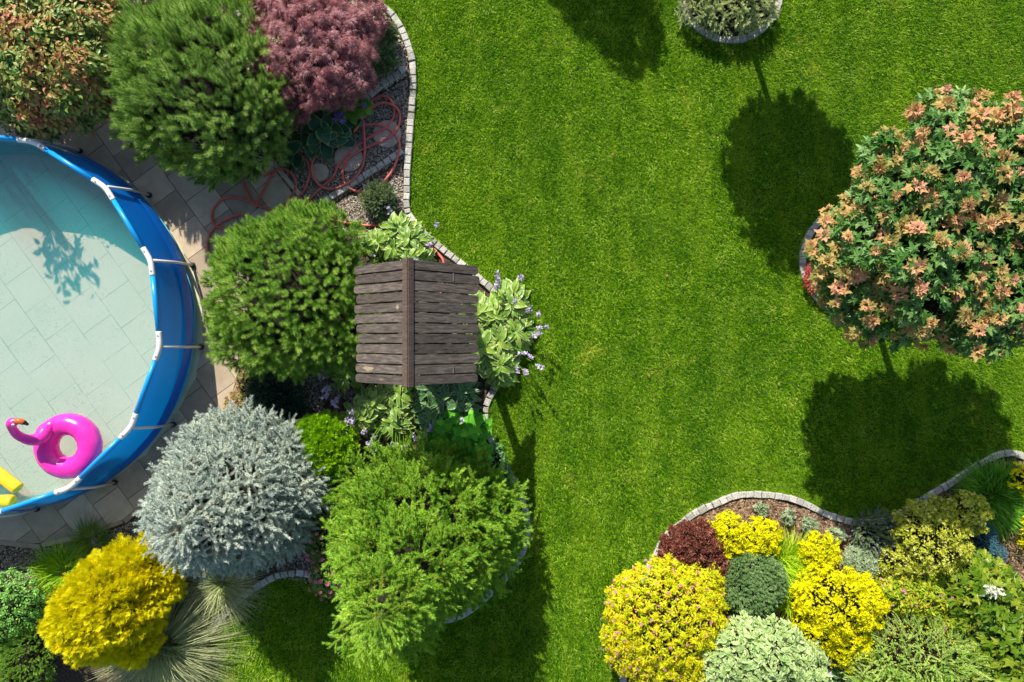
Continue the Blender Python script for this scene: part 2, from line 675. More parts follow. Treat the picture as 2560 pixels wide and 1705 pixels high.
def grass_mat():
    m, n, out = new_mat('lawn_grass')
    big = noise(n, 0.55, 4.0, 0.6)
    mid = noise(n, 3.2, 4.0, 0.65)
    r = ramp_node(n, [(0.0, lin('#2c5800', 0.9)), (0.4, lin('#4c7c00', 1.45)), (0.75, lin('#7a9c08', 1.8)), (1.0, lin('#c0c458', 2.1))])
    f = math_node(n, 'ADD', math_node(n, 'MULTIPLY', attr(n, 'rnd'), 0.78), math_node(n, 'MULTIPLY', mid, 0.7))
    f = math_node(n, 'SUBTRACT', f, 0.26, True)
    n.links.new(f, r.inputs[0])
    c = mixc(n, r.outputs[0], lin('#3a6c10', 1.4), math_node(n, 'MULTIPLY', math_node(n, 'SUBTRACT', math_node(n, 'MULTIPLY', big, 2.6), 0.95, True), 0.55))
    ge = n.nodes.new('ShaderNodeNewGeometry')
    mp = n.nodes.new('ShaderNodeMapping')
    mp.inputs['Rotation'].default_value = (0, 0, math.radians(14))
    mp.inputs['Scale'].default_value = (2.4, 0.35, 1.0)
    n.links.new(ge.outputs['Position'], mp.inputs[0])
    st = noise(n, 1.3, 3.0, 0.6, vec=mp.outputs[0])     # mowing streaks
    c = mixc(n, c, lin('#86a020', 1.6), math_node(n, 'MULTIPLY', math_node(n, 'SUBTRACT', st, 0.47, True), 2.0, True))
    sp = noise(n, 1.5, 3.0, 0.55)
    dry = math_node(n, 'MULTIPLY', math_node(n, 'SUBTRACT', sp, 0.62, True), 3.0, True)
    c = mixc(n, c, lin('#b4b044', 1.6), dry)
    b = n.nodes.new('ShaderNodeBsdfPrincipled')
    n.links.new(c, b.inputs['Base Color'])
    b.inputs['Roughness'].default_value = 0.5
    b.inputs['Specular IOR Level'].default_value = 0.18
    t = n.nodes.new('ShaderNodeBsdfTranslucent')
    n.links.new(mixc(n, c, (1.1, 1.15, 0.35, 1), 1.0, 'MULTIPLY'), t.inputs[0])
    mx = n.nodes.new('ShaderNodeMixShader')
    mx.inputs[0].default_value = 0.42
    n.links.new(b.outputs[0], mx.inputs[1])
    n.links.new(t.outputs[0], mx.inputs[2])
    n.links.new(mx.outputs[0], out.inputs[0])
    return m


def lawn_points(dens, x0, x1, y0, y1):
    n = int(dens * (x1 - x0) * (y1 - y0))
    p = np.stack([rg.uniform(x0, x1, n), rg.uniform(y0, y1, n)], 1)
    k = ~inside(p, bedA) & ~inside(p, bedB)
    k &= np.hypot(p[:, 0] - MAPLE_RING[0], p[:, 1] - MAPLE_RING[1]) > MAPLE_RING_R
    k &= np.hypot(p[:, 0] - TOP_RING[0], p[:, 1] - TOP_RING[1]) > TOP_RING_R
    return p[k]


def blade_tris(p, hmin, hmax, w, az=None):
    n = len(p)
    az = rg.uniform(0, 2 * math.pi, n) if az is None else az
    ln = rg.uniform(0.6, 1.4, n)
    h = rg.uniform(hmin, hmax, n)
    b = np.stack([p[:, 0], p[:, 1], np.zeros(n)], 1)
    d = np.stack([np.sin(ln) * np.cos(az), np.sin(ln) * np.sin(az), np.cos(ln)], 1)
    tw = az + rg.normal(0, 0.5, n)
    s = np.stack([-np.sin(tw), np.cos(tw), 0 * az], 1) * w * 0.5
    V = np.stack([b - s, b + s, b + d * h[:, None]], 1).reshape(-1, 3)
    return V, np.arange(3 * n).reshape(-1, 3), np.repeat(rg.random(n), 3)


lp = lawn_points(10000, -6.7, 6.9, -4.7, 4.7)
mb = MB()
V_, T_, R_ = blade_tris(lp, 0.03, 0.068, 0.0095)
mb.add(V_, T_, R_)
# sparser margin outside the frame
for rect in ((-9, 10, 4.7, 7.0), (-9, 10, -7.0, -4.7), (6.9, 10, -4.7, 4.7)):
    V_, T_, R_ = blade_tris(lawn_points(2500, *rect), 0.03, 0.07, 0.012)
    mb.add(V_, T_, R_)
for pth, sd, cl in ((kerbA, -1, False), (kerbB, -1, False), (np.column_stack([disc(MAPLE_RING, MAPLE_RING_R, 60), np.zeros(60)]), 1, True), (np.column_stack([disc(TOP_RING, TOP_RING_R, 60), np.zeros(60)]), 1, True)):
    q = resample(np.concatenate([pth, pth[:1]]) if cl else pth, 0.0045)
    d = norm(np.gradient(q, axis=0))
    out = np.stack([d[:, 1], -d[:, 0]], 1) * sd
    if cl:
        out = norm(q[:, :2] - q[:, :2].mean(0))
    pp_ = q[:, :2] + out * rg.uniform(-0.012, 0.03, (len(q), 1))
    V_, T_, R_ = blade_tris(pp_, 0.06, 0.115, 0.008, np.arctan2(-out[:, 1], -out[:, 0]) + rg.normal(0, 0.8, len(q)))
    mb.add(V_, T_, R_)
GRASS = grass_mat()
tag(mb.build('lawn_grass', GRASS), 'short mown green lawn grass between the planted beds', 'grass', kind='stuff')

# ------------------------------------------------------------------ stone edgings
STONE = simple('granite', (0.38, 0.36, 0.33, 1), (0.58, 0.55, 0.50, 1), 55, 0.85, 0.5, 120, rnd=True)
_n = STONE.node_tree
_b = [x for x in _n.nodes if x.type == 'BSDF_PRINCIPLED'][0]
_src = _b.inputs['Base Color'].links[0].from_socket
_m1 = math_node(_n, 'MULTIPLY', math_node(_n, 'SUBTRACT', noise(_n, 9.0, 5.0, 0.7), 0.54, True), 5.0, True)
_n.links.new(mixc(_n, mixc(_n, _src, (0.17, 0.14, 0.10, 1), math_node(_n, 'MULTIPLY', _m1, 0.7)), (0.10, 0.13, 0.035, 1), math_node(_n, 'MULTIPLY', math_node(_n, 'SUBTRACT', noise(_n, 14.0, 4.0, 0.7), 0.60, True), 6.0, True)), _b.inputs['Base Color'])


def edging(path, label, width=0.078, step=0.092, top=0.055, closed=False, side=-1, seed=1, name='stone_edging', mat=STONE, gap=0.004):
    g = np.random.default_rng(seed)
    q = resample(np.concatenate([path, path[:1]]) if closed else path, step)
    if not closed:
        q[1:-1] += norm(q[2:] - q[:-2]) * g.normal(0, step * 0.09, (len(q) - 2, 1))
    mb = MB()
    for i in range(len(q) - 1):
        a, b = q[i], q[i + 1]
        d = norm(b - a)
        nrm = np.array([d[1], -d[0], 0]) * side
        c = (a + b) / 2 + nrm * width / 2
        L = np.linalg.norm(b - a)
        ta = g.normal(0, 0.045)
        d2 = d * math.cos(ta) + nrm * math.sin(ta)
        n2 = np.array([-d2[1], d2[0], 0])
        hz = (top + 0.06 + g.normal(0, 0.006)) / 2
        V, T = box_geo((c[0], c[1], -0.06 + hz), (L / 2 - gap / 2 - abs(g.normal(0, 0.0015)), width / 2 + g.normal(0, 0.002), hz), d2, n2, (0, 0, 1), 0.007)
        V[-4:, 2] += g.normal(0, 0.0015, 4)
        mb.add(V, T, g.random())
    o = mb.build(name, mat)
    tag(o, label, 'edging', 'stone edgings around the beds')
    return recentre(o, (*q[len(q) // 2][:2], 0))


edging(kerbA, 'long winding pale stone edging around the bed with pool and conifers', side=1, seed=3)
edging(kerbB, 'pale stone edging curving along the bed of yellow shrubs', side=1, seed=4)
edging(np.column_stack([disc(MAPLE_RING, MAPLE_RING_R, 60), np.zeros(60)]), 'ring of stone edging under the orange leaved maple', closed=True, side=-1, seed=5)
edging(np.column_stack([disc(TOP_RING, TOP_RING_R, 60), np.zeros(60)]), 'round stone edging ringed about the low grey green spruce', closed=True, side=-1, seed=6)
edging(resample(PP([(1021, 178), (960, 222), (915, 262)]), 0.05), 'short stone divider across the gravel beside the purple maple', side=1, seed=7)
edging(resample(PP([(1012, 385), (920, 447), (815, 512)]), 0.05), 'straight grey stone divider the red hose lies across', side=1, seed=8)
edging(resample(PP([(540, 62), (603, 28), (690, -22)]), 0.05), 'short straight stone edging at the back of the purple maple', side=1, seed=9)

# ------------------------------------------------------------------ pavement of square slabs
SLAB = simple('concrete_slab', (0.44, 0.345, 0.24, 1), (0.54, 0.43, 0.31, 1), 6, 0.9, 0.25, 160, rnd=True)
JOINT = simple('joint_sand', (0.03, 0.028, 0.024, 1), (0.06, 0.055, 0.045, 1), 40, 0.95)
tag(sheet('pavement_bed', pave, 0.014, JOINT), kind='structure')
d_al = norm(np.array([0.59, -0.81]))      # along the running joints (world, y up)
d_ac = np.array([-d_al[1], d_al[0]])
org = P(1335 / 3.68, 1000 + 620 / 3.68)[:2]
mb = MB()
gs = np.random.default_rng(5)
S = 0.398
for i in range(-22, 16):
    off = (i % 2) * 0.5 * S
    for j in range(-22, 22):
        c0 = org + d_ac * (i * S) + d_al * (j * S + off)
        e = 0.0035
        quad = [c0 + d_al * e + d_ac * e, c0 + d_al * (S - e) + d_ac * e, c0 + d_al * (S - e) + d_ac * (S - e), c0 + d_al * e + d_ac * (S - e)]
        if np.cross(quad[1] - quad[0], quad[2] - quad[0]) < 0:
            quad = quad[::-1]
        pl = clip([p[:2] for p in pave], quad)
        if len(pl) < 3:
            continue
        pl = np.array(pl)
        area = 0.5 * np.sum(pl[:, 0] * np.roll(pl[:, 1], -1) - np.roll(pl[:, 0], -1) * pl[:, 1])
        if abs(area) < 0.001:
            continue
        if area < 0:
            pl = pl[::-1]
        n = len(pl)
        z = 0.03 + gs.normal(0, 0.0008)
        V = np.concatenate([np.column_stack([pl, np.full(n, z)]), np.column_stack([pl, np.full(n, 0.0)])])
        tr = np.array(tessellate_polygon([[Vector((float(a), float(b), 0)) for a, b in pl]]))
        A = V[:, :2]
        cr = np.cross(A[tr[:, 1]] - A[tr[:, 0]], A[tr[:, 2]] - A[tr[:, 0]])
        tr[cr < 0] = tr[cr < 0][:, [0, 2, 1]]
        T = tr.tolist()
        for k in range(n):
            k2 = (k + 1) % n
            T += [[k, n + k, n + k2], [k, n + k2, k2]]
        mb.add(V, T, gs.random())
tag(mb.build('pavement', SLAB), kind='structure')
pe = PP([(740, 497), (735, 640), (690, 780), (640, 860), (598, 928), (571, 1026), (565, 1044), (545, 1078), (420, 1200), (345, 1272), (295, 1307), (200, 1335), (114, 1356), (60, 1356), (0, 1351), (-420, 1330)])
edging(pe, 'flat concrete edging strip bordering the slab pavement', width=0.06, step=0.5, top=0.034, side=-1, seed=12, name='pavement_edging', mat=SLAB, gap=0.004)
edging(PP([(640, 352), (690, 428), (742, 498)]), 'diagonal concrete strip between slabs and gravel near the hose', width=0.06, step=0.5, top=0.05, side=-1, seed=13, name='pavement_edging', mat=SLAB, gap=0.004)

# ------------------------------------------------------------------ gravel and bark
GRAVEL = rampmat('gravel_mat', [lin('#3b332c'), lin('#6b6259'), lin('#9c8f7e'), lin('#c9b793'), lin('#e6dcc4'), lin('#7d5a48')], 0.75, 0.15)
GRAVEL2 = rampmat('gravel_grey_mat', [lin('#37342f'), lin('#6a635b'), lin('#978b7c'), lin('#c4b8a8'), lin('#776052'), lin('#a5a5a2')], 0.75, 0.15)
BARKCHIP = rampmat('bark_chip_mat', [lin('#4a3a2c'), lin('#6c5442'), lin('#8c7058'), lin('#b09478'), lin('#786052')], 0.85, 0.2)


def scatter_in(poly, dens, g, holes=()):
    lo, hi = poly[:, :2].min(0), poly[:, :2].max(0)
    n = int(dens * np.prod(hi - lo))
    p = g.uniform(lo, hi, (n, 2))
    k = inside(p, poly)
    for h in holes:
        k &= ~inside(p, h)
    return p[k]


def pebbles(name, poly, dens, r0, r1, mat, seed, label, holes=()):
    g = np.random.default_rng(seed)
    p = scatter_in(poly, dens, g, holes)
    n = len(p)
    pos = np.column_stack([p, 0.008 + g.uniform(0.0, 0.012, n)])
    z = norm(np.column_stack([g.normal(0, 0.25, (n, 2)), np.ones(n)]))
    R = frames(z, g)
    sq = np.stack([g.uniform(0.8, 1.3, n), g.uniform(0.6, 1.0, n), g.uniform(0.45, 0.7, n)], 1)
    R = R * sq[:, None, :]
    mb = MB()
    for v in range(3):
        k = np.arange(n) % 3 == v
        mb.inst(ball(v + 3, 0.1), pos[k], R[k], g.uniform(r0, r1, k.sum()), g.random(k.sum()))
    o = mb.build(name, mat, smooth=True)
    tag(o, label, 'gravel', kind='stuff')


def chips(name, poly, dens, mat, seed, label, L=(0.015, 0.045), holes=()):
    g = np.random.default_rng(seed)
    p = scatter_in(poly, dens, g, holes)
    n = len(p)
    bv, bt = box_geo((0, 0, 0), (0.5, 0.22, 0.09))
    pos = np.column_stack([p, 0.012 + g.uniform(0.0, 0.018, n)])
    z = norm(np.column_stack([g.normal(0, 0.35, (n, 2)), np.ones(n)]))
    R = frames(z, g) * np.stack([np.ones(n), g.uniform(0.5, 1.6, n), np.ones(n)], 1)[:, None, :]
    MB().inst((bv, bt, np.zeros(8)), pos, R, g.uniform(*L, n), g.random(n)).build(name, mat)
    tag(bpy.data.objects[name], label, 'mulch', kind='stuff')


g1 = PP([(600, 60), (690, -20), (930, -10), (990, 70), (1015, 130), (1022, 185), (925, 250), (880, 290), (760, 330), (650, 330)])
g2 = PP([(925, 255), (1020, 195), (1020, 300), (1010, 395), (830, 510), (745, 500), (690, 425), (660, 360), (760, 330)])
g3 = PP([(830, 520), (1005, 405), (1010, 540), (990, 580), (830, 580), (780, 560)])
pebbles('gravel_light', g1, 5200, 0.010, 0.019, GRAVEL, 21, 'light beige pebbles around the purple maple')
pebbles('gravel_mixed', g2, 7500, 0.008, 0.015, GRAVEL2, 22, 'fine dark mixed gravel under the red hose')
pebbles('gravel_speckled', g3, 6500, 0.008, 0.016, GRAVEL2, 23, 'dark speckled gravel below the lavender')
g4 = PP([(590, 960), (640, 870), (900, 900), (960, 1120), (880, 1230), (780, 1290), (820, 1470), (700, 1440), (560, 1100)])
pebbles('gravel_brown', g4, 5200, 0.007, 0.015, GRAVEL2, 24, 'brown grey gravel between spruce and round lime bush', holes=(pave,))
g5 = PP([(-60, 1362), (115, 1370), (300, 1318), (400, 1265), (420, 1340), (300, 1450), (100, 1470), (-60, 1460)])
pebbles('gravel_pinkish', g5, 5200, 0.008, 0.016, GRAVEL2, 25, 'pinkish gravel strip between slabs and golden conifer', holes=(pave,))
g6 = PP([(1290, 1235), (1308, 1300), (1305, 1345), (1260, 1430), (1190, 1500), (1100, 1535), (1230, 1400), (1230, 1200)])
pebbles('gravel_edge', g6, 5200, 0.008, 0.016, GRAVEL2, 26, 'thin gravel rim between green spruce and stone edging')
bark_poly = np.concatenate([kerbB[20:-4] * 1.0, PP([(2640, 1700), (2300, 1560), (1750, 1560), (1600, 1480)])])
kb = PP([(1640, 1395), (1690, 1325), (1745, 1290), (1835, 1250), (1930, 1247), (2020, 1275), (2100, 1306), (2145, 1315), (2205, 1312), (2250, 1295), (2380, 1215), (2480, 1153), (2570, 1150), (2700, 1260), (2700, 1560), (2000, 1620), (1700, 1560)])
chips('bark_mulch', kb, 6500, BARKCHIP, 27, 'brown bark mulch covering the bed of yellow shrubs')
chips('bark_litter', PP([(880, 1020), (1060, 1100), (1010, 1180), (900, 1260), (840, 1200)]), 5000, BARKCHIP, 28, 'brown bark litter below the variegated hosta')

# ------------------------------------------------------------------ foliage builders
def fib(n, g, zmin=-0.1, jit=0.5):
    """points spread over the part of a unit sphere above zmin"""
    i = np.arange(n) + 0.5
    z = 1 - (1 - zmin) * i / n
    z = np.clip(z + g.normal(0, jit / n, n) * 8 * 0.1, -1, 1)
    ph = i * 2.399963 + g.normal(0, jit / math.sqrt(n), n) * 2.5
    r = np.sqrt(np.maximum(0, 1 - z * z))
    return np.stack([r * np.cos(ph), r * np.sin(ph), z], 1)


class Lobe:
    def __init__(self, px, py, z, rx, ry=None, rz=None):
        self.c = P(px, py, z)
        self.r = np.array([M(rx, z), M(ry if ry else rx, z), rz if rz else M(rx, z)])

    def contains(self, p, k=0.86):
        return (((p - self.c) / (self.r * k)) ** 2).sum(1) < 1


def surface(lobes, n, g, zmin=-0.15, clump=None, shell=(0.9, 1.04), drop=True):
    """points and outward normals over a union of ellipsoids, optionally gathered into clumps"""
    w = np.array([l.r[0] * l.r[1] + 0.5 * (l.r[0] + l.r[1]) * l.r[2] for l in lobes])
    w = w / w.sum()
    PT, NM = [], []
    for l, k in zip(lobes, w):
        if clump:
            m = max(int(clump[0] * k), 3)
            d = fib(m, g, zmin)
            rr = g.uniform(shell[0], shell[1], (m, 1))
            cc = l.c + d * l.r * rr
            nn = norm(d / l.r)
            per = max(int(n * k / m), 1)
            dd = norm(g.normal(size=(m, per, 3)) + nn[:, None, :] * 0.9)
            rc = clump[1] * g.uniform(0.65, 1.35, (m, 1, 1))
            p = cc[:, None] + dd * rc * g.uniform(0.55, 1.0, (m, per, 1))
            PT.append(p.reshape(-1, 3))
            NM.append(norm(dd * 0.7 + nn[:, None] * 0.6).reshape(-1, 3))
        else:
            m = max(int(n * k), 3)
            d = fib(m, g, zmin)
            rr = g.uniform(shell[0], shell[1], (m, 1))
            PT.append(l.c + d * l.r * rr)
            NM.append(norm(d / l.r))
    PT, NM = np.concatenate(PT), np.concatenate(NM)
    keep = PT[:, 2] > 0.015
    if drop and len(lobes) > 1:
        for l in lobes:
            keep &= ~l.contains(PT, 0.78)
    return PT[keep], NM[keep]


def core(lobes, k, name, root, mat=None, seed=0):
    """inside of a bush: twigs, limbs and a solid ball coloured dark as shade"""
    g = np.random.default_rng(seed + 900)
    mb = MB()
    for l in lobes:
        n = 260
        d = fib(n, g, -0.9)
        base = l.c + d * l.r * k * g.uniform(0.35, 0.9, (n, 1))
        dirs = norm(d + g.normal(0, 0.5, (n, 3)))
        ln = l.r.mean() * 0.35
        w = norm(np.cross(dirs, g.normal(size=(n, 3)))) * 0.010
        V = np.stack([base - w, base + w, base + dirs * ln], 1).reshape(-1, 3)
        V[:, 2] = np.maximum(V[:, 2], 0.01)
        mb.add(V, np.arange(3 * n).reshape(-1, 3))
        # trunk and limbs
        foot = np.array([root.location[0], root.location[1], 0.0])
        for j in range(0 if name == 'twigs_and_shade_core' else 5):
            a = j * 1.2566 + g.random()
            tip = l.c + l.r * 0.6 * np.array([math.cos(a), math.sin(a), 0.3])
            mid = foot * 0.5 + tip * 0.5 + np.array([0, 0, 0.1 * l.r[2]])
            Vt, Tt = tube(smooth_path([foot + [0.01 * j, 0, 0], mid, tip], 3), np.linspace(0.02, 0.006, 7), 5)
            Vt[:, 2] = np.maximum(Vt[:, 2], 0.0)
            mb.add(Vt, Tt)
        # solid filler ball, no real branch: interior shade put into its dark colour
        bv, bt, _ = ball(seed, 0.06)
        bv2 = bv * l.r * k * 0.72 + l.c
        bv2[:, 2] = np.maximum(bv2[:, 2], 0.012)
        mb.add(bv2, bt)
    return mb.build(name, mat or TWIG_SHADED, root)


def bush(name, label, cat, lobes, tpls, n, size, mat, seed, wn=1.0, wu=0.3, wr=0.4, lay=False, clump=None, zmin=-0.15, shell=(0.9, 1.04), base=None, corek=0.8, group=None,
         part='foliage', extra=None, lean=None, fill=0.5):
    g = np.random.default_rng(seed)
    c = lobes[0].c if base is None else base
    root = thing(name, label, cat, (c[0], c[1], 0.0), group)
    p, nr = surface(lobes, n, g, zmin, clump, shell)
    if clump and fill > 0:
        p2, n2 = surface(lobes, int(n * fill), g, zmin, None, (0.82, 0.98))
        p, nr = np.concatenate([p, p2]), np.concatenate([nr, n2])
    m = len(p)
    d = nr * wn + np.array([0, 0, wu]) + g.normal(0, wr, (m, 3)) * 0.6
    if lean is not None:
        d = d + np.array(lean)
    if lay:   # leaf lies in the surface, points outward/down
        out = norm(np.column_stack([nr[:, :2], np.full(m, 0.15)]) + g.normal(0, 0.7, (m, 3)))
        z = norm(d)
        R = frames(z, g, None)
        x = norm(np.cross(out, z))
        R = np.stack([x, np.cross(z, x), z], -1)
    else:
        R = frames(norm(d), g)
    mb = MB()
    q = g.permutation(m) % len(tpls)
    sc = g.uniform(size[0], size[1], m)
    rn = g.random(m)
    for i, t in enumerate(tpls):
        k = q == i
        mb.inst(t, p[k], R[k], sc[k], rn[k])
    mb.build(part, mat, root)
    if corek:
        core(lobes, corek, 'twigs_and_shade_core' if part == 'crown' else 'branches', root, seed=seed)  # holds the twigs plus the added shade-dark filler ball
    return root


def add_flowers(root, lobes, n, tpls, size, mat, seed, name='flowers', lift=0.02, zmin=0.1, mask=None, wr=0.5, clump=None):
    g = np.random.default_rng(seed)
    p, nr = surface(lobes, n, g, zmin, clump, (1.0, 1.06))
    if mask is not None:
        k = mask(p)
        p, nr = p[k], nr[k]
    p = p + nr * lift
    R = frames(norm(nr + np.array([0, 0, 0.5]) + g.normal(0, wr, nr.shape) * 0.4), g)
    mb = MB()
    q = g.permutation(len(p)) % len(tpls)
    for i, t in enumerate(tpls):
        k = q == i
        mb.inst(t, p[k], R[k], g.uniform(*size, k.sum()), g.random(k.sum()))
    o = mb.build(name, mat, root)
    o['kind'] = 'stuff'
    return o


def blades(base, az, el, L, w, droop, g, seg=6, taper=0.9):
    """curved grass leaves"""
    n = len(base)
    t = np.linspace(0, 1, seg + 1)
    d0 = np.stack([np.cos(az) * np.cos(el), np.sin(az) * np.cos(el), np.sin(el)], 1)
    pts = base[:, None] + d0[:, None] * (L[:, None] * t)[..., None]
    pts[..., 2] -= (droop * L)[:, None] * t ** 2
    hz = np.stack([np.cos(az), np.sin(az), 0 * az], 1)
    pts += hz[:, None] * ((droop * L * 0.35)[:, None] * t ** 2)[..., None]
    pts[..., 2] = np.maximum(pts[..., 2], 0.012 + 0.02 * g.random((n, 1)))
    side = np.stack([-np.sin(az), np.cos(az), 0 * az], 1)
    tw = g.normal(0, 0.35, n)
    side = side * np.cos(tw)[:, None] + np.array([0, 0, 1.0]) * np.sin(tw)[:, None]
    ww = (w[:, None] if np.ndim(w) else w) * (1 - taper * t ** 2)[None, :] * 0.5
    ww = np.broadcast_to(ww, (n, seg + 1))
    Lf = pts - side[:, None] * ww[..., None]
    Rt = pts + side[:, None] * ww[..., None]
    V = np.stack([Lf, Rt], 2).reshape(n, -1, 3)
    k = 2 * (seg + 1)
    tf = []
    for i in range(seg):
        a = 2 * i
        tf += [[a, a + 1, a + 3], [a, a + 3, a + 2]]
    T = np.array(tf)[None] + (np.arange(n) * k)[:, None, None]
    tip = np.tile(np.repeat(t, 2), n)
    return V.reshape(-1, 3), T.reshape(-1, 3), np.repeat(g.random(n), k), tip


def grass_clump(name, label, cat, px, py, n, spread, L, w, droop, mat, seed, el=(50, 85), z0=0.01, bias=None, group=None, seg=6):
    g = np.random.default_rng(seed)
    c = P(px, py)
    root = thing(name, label, cat, c, group)
    rr = spread * np.sqrt(g.random(n))
    a0 = g.uniform(0, 2 * math.pi, n)
    base = np.stack([c[0] + rr * np.cos(a0), c[1] + rr * np.sin(a0), np.full(n, z0)], 1)
    az = a0 + g.normal(0, 0.5, n)
    if bias is not None:
        az = np.where(g.random(n) < bias[1], np.radians(bias[0]) + g.normal(0, 0.45, n), az)
    e = np.radians(g.uniform(el[0], el[1], n))
    V, T, r, t = blades(base, az, e, g.uniform(L[0], L[1], n), g.uniform(w[0], w[1], n), g.uniform(droop[0], droop[1], n), g, seg)
    MB().add(V, T, r, t).build('leaves', mat, root)
    return root


def limb_set(root, pts_list, mat=BARK, name='trunk'):
    mb = MB()
    for path, r0, r1 in pts_list:
        p = smooth_path(path, 4)
        V, T = tube(p, np.linspace(r0, r1, len(p)), 7)
        mb.add(V, T)
    return mb.build(name, mat, root, True)


# ------------------------------------------------------------------ mugo pines
PINE = leafmat('pine_needles', [lin('#48662a', 1.5), lin('#6c8c40', 1.9), lin('#a4b870', 2.2)], lin('#8a5a34'), 0.45, 0.2, 0.4, 3.0, 0.35)
PINE2 = leafmat('pine_needles_bright', [lin('#42681e', 1.5), lin('#688e32', 1.85), lin('#a4b85c', 2.1)], lin('#8a5a34'), 0.45, 0.2, 0.4, 3.0, 0.35)
pine_t = [needle_shoot(0.11, 130, 0.046, 0.0036, s, 68, 30, 0.004, 0.006) for s in (1, 2, 3)]
pine_l = [needle_shoot(0.16, 170, 0.050, 0.0036, s, 66, 28, 0.005, 0.007) for s in (4, 5, 6)]
L1 = [Lobe(515, 235, 0.72, 180, 185, 0.6), Lobe(605, 300, 0.55, 108, 130, 0.48), Lobe(440, 160, 0.7, 112, 112, 0.5), Lobe(570, 375, 0.42, 105, 66, 0.38), Lobe(415, 310, 0.45, 82, 72, 0.36), Lobe(560, 90, 0.6, 100, 88, 0.45)]
bush('mugo_pine', 'large dark green mugo pine spreading over the slabs beside the pool', 'pine', L1, pine_l, 2300, (0.8, 1.25), PINE, 31, 0.55, 0.75, 0.35, clump=(260, 0.10), base=P(590, 304), corek=0.95, fill=0.35)
L2 = [Lobe(730, 735, 0.62, 180, 185, 0.58), Lobe(645, 825, 0.48, 98, 88, 0.42), Lobe(790, 610, 0.52, 105, 78, 0.46), Lobe(640, 650, 0.44, 68, 72, 0.38), Lobe(850, 800, 0.5, 80, 110, 0.42)]
bush('mugo_pine', 'bright green bushy mugo pine against the wooden roof', 'pine', L2, pine_t, 2600, (0.8, 1.2), PINE2, 32, 0.6, 0.6, 0.5, clump=(300, 0.085), base=P(775, 746), corek=0.95, fill=0.3)

# ------------------------------------------------------------------ blue spruce
BLUE = leafmat('blue_spruce_needles', [lin('#869c98', 1.2), lin('#aebab0', 1.3), lin('#d4d8c8', 1.35)], lin('#a87a4c'), 0.6, 0.12, 0.4, 3.0, 0.3, (1, 1, 0.95))
blue_t = [whorl(0.165, 130, 0.027, 0.006, k, 60, s, a0=62, a1=38, stem_r=0.0035) for k, s in ((5, 41), (4, 42), (6, 43))]
L3 = [Lobe(610, 1220, 0.55, 185, 180, 0.55), Lobe(560, 1260, 1.0, 150, 140, 0.55), Lobe(500, 1300, 1.45, 105, 95, 0.35), Lobe(680, 1190, 0.45, 110, 110, 0.4), Lobe(580, 1110, 0.55, 90, 60, 0.4)]
bs = bush('blue_spruce', 'powdery silver blue spruce by the pavement', 'spruce', L3, blue_t, 760, (0.8, 1.25), BLUE, 33, 1.0, 0.35, 0.5, shell=(0.92, 1.05), base=P(632, 1217), corek=0.9)
g = np.random.default_rng(77)
mb = MB()
top = P(448, 1322, 1.88)
for k in range(9):
    a = k * 0.698 + 0.2
    d = np.array([[math.cos(a) * 0.9, math.sin(a) * 0.9, 0.35]])
    mb.inst(blue_t[k % 3], top[None] + d * 0.08, frames(d, g), 1.15, 0.7)
    mb.inst(needle_shoot(0.26, 170, 0.022, 0.0052, 60 + k, 62, 35, 0.004), top[None], frames(d, g), 1.0, 0.8)
mb.inst(needle_shoot(0.3, 170, 0.022, 0.0052, 75, 62, 35, 0.005), top[None], frames(np.array([[0, 0, 1.0]]), g), 0.8, 0.8)
mb.build('leader_shoot', BLUE, bs)
limb_set(bs, [([P(632, 1217), P(632, 1217) + [0.02, -0.02, 1.0], top], 0.06, 0.012)])

# ------------------------------------------------------------------ green spruce
GREEN = leafmat('spruce_needles', [lin('#447218', 1.35), lin('#6a9428', 1.55), lin('#a0bc44', 1.7)], lin('#b48a3c'), 0.5, 0.2, 0.4, 2.5, 0.3)
gs_t = [sprig(0.21, 150, 0.024, 0.0056, 4, s, a0=60, a1=32, stem_r=0.0035) for s in (51, 52, 53)]
L4 = [Lobe(1070, 1320, 0.55, 195, 180, 0.55), Lobe(1050, 1345, 1.1, 165, 145, 0.55), Lobe(1012, 1405, 1.75, 112, 92, 0.55), Lobe(972, 1475, 2.35, 52, 46, 0.45), Lobe(975, 1230, 0.45, 105, 85, 0.4), Lobe(1185, 1300, 0.5, 80, 95, 0.4)]
sp = bush('spruce', 'tall yellow green spruce with a star shaped leader beside the lawn edge', 'spruce', L4, gs_t, 1500, (0.75, 1.55), GREEN, 34, 1.0, 0.25, 0.45, shell=(0.85, 1.06), base=P(1062, 1307), corek=0.88)
mb = MB()
top = P(946, 1545, 2.85)
for k in range(13):
    a = k * 2 * math.pi / 13 + 0.15
    d = np.array([[math.cos(a), math.sin(a), 0.10 + 0.25 * (k % 2)]])
    ln = 0.55 + 0.16 * (k % 3)
    mb.inst(needle_shoot(0.34, 260, 0.026, 0.006, 160 + k, 66, 40, 0.003), top[None] - [0, 0, 0.02], frames(d, g), ln, 0.75)
    d2 = np.array([[math.cos(a + .2), math.sin(a + .2), -0.15]])
    mb.inst(gs_t[k % 3], top[None] - [0, 0, 0.28] + d2 * 0.1, frames(d2, g), 1.5, 0.6)
mb.inst(needle_shoot(0.3, 170, 0.02, 0.0052, 175, 62, 35, 0.006), top[None], frames(np.array([[0, 0, 1.0]]), g), 0.7, 0.8)
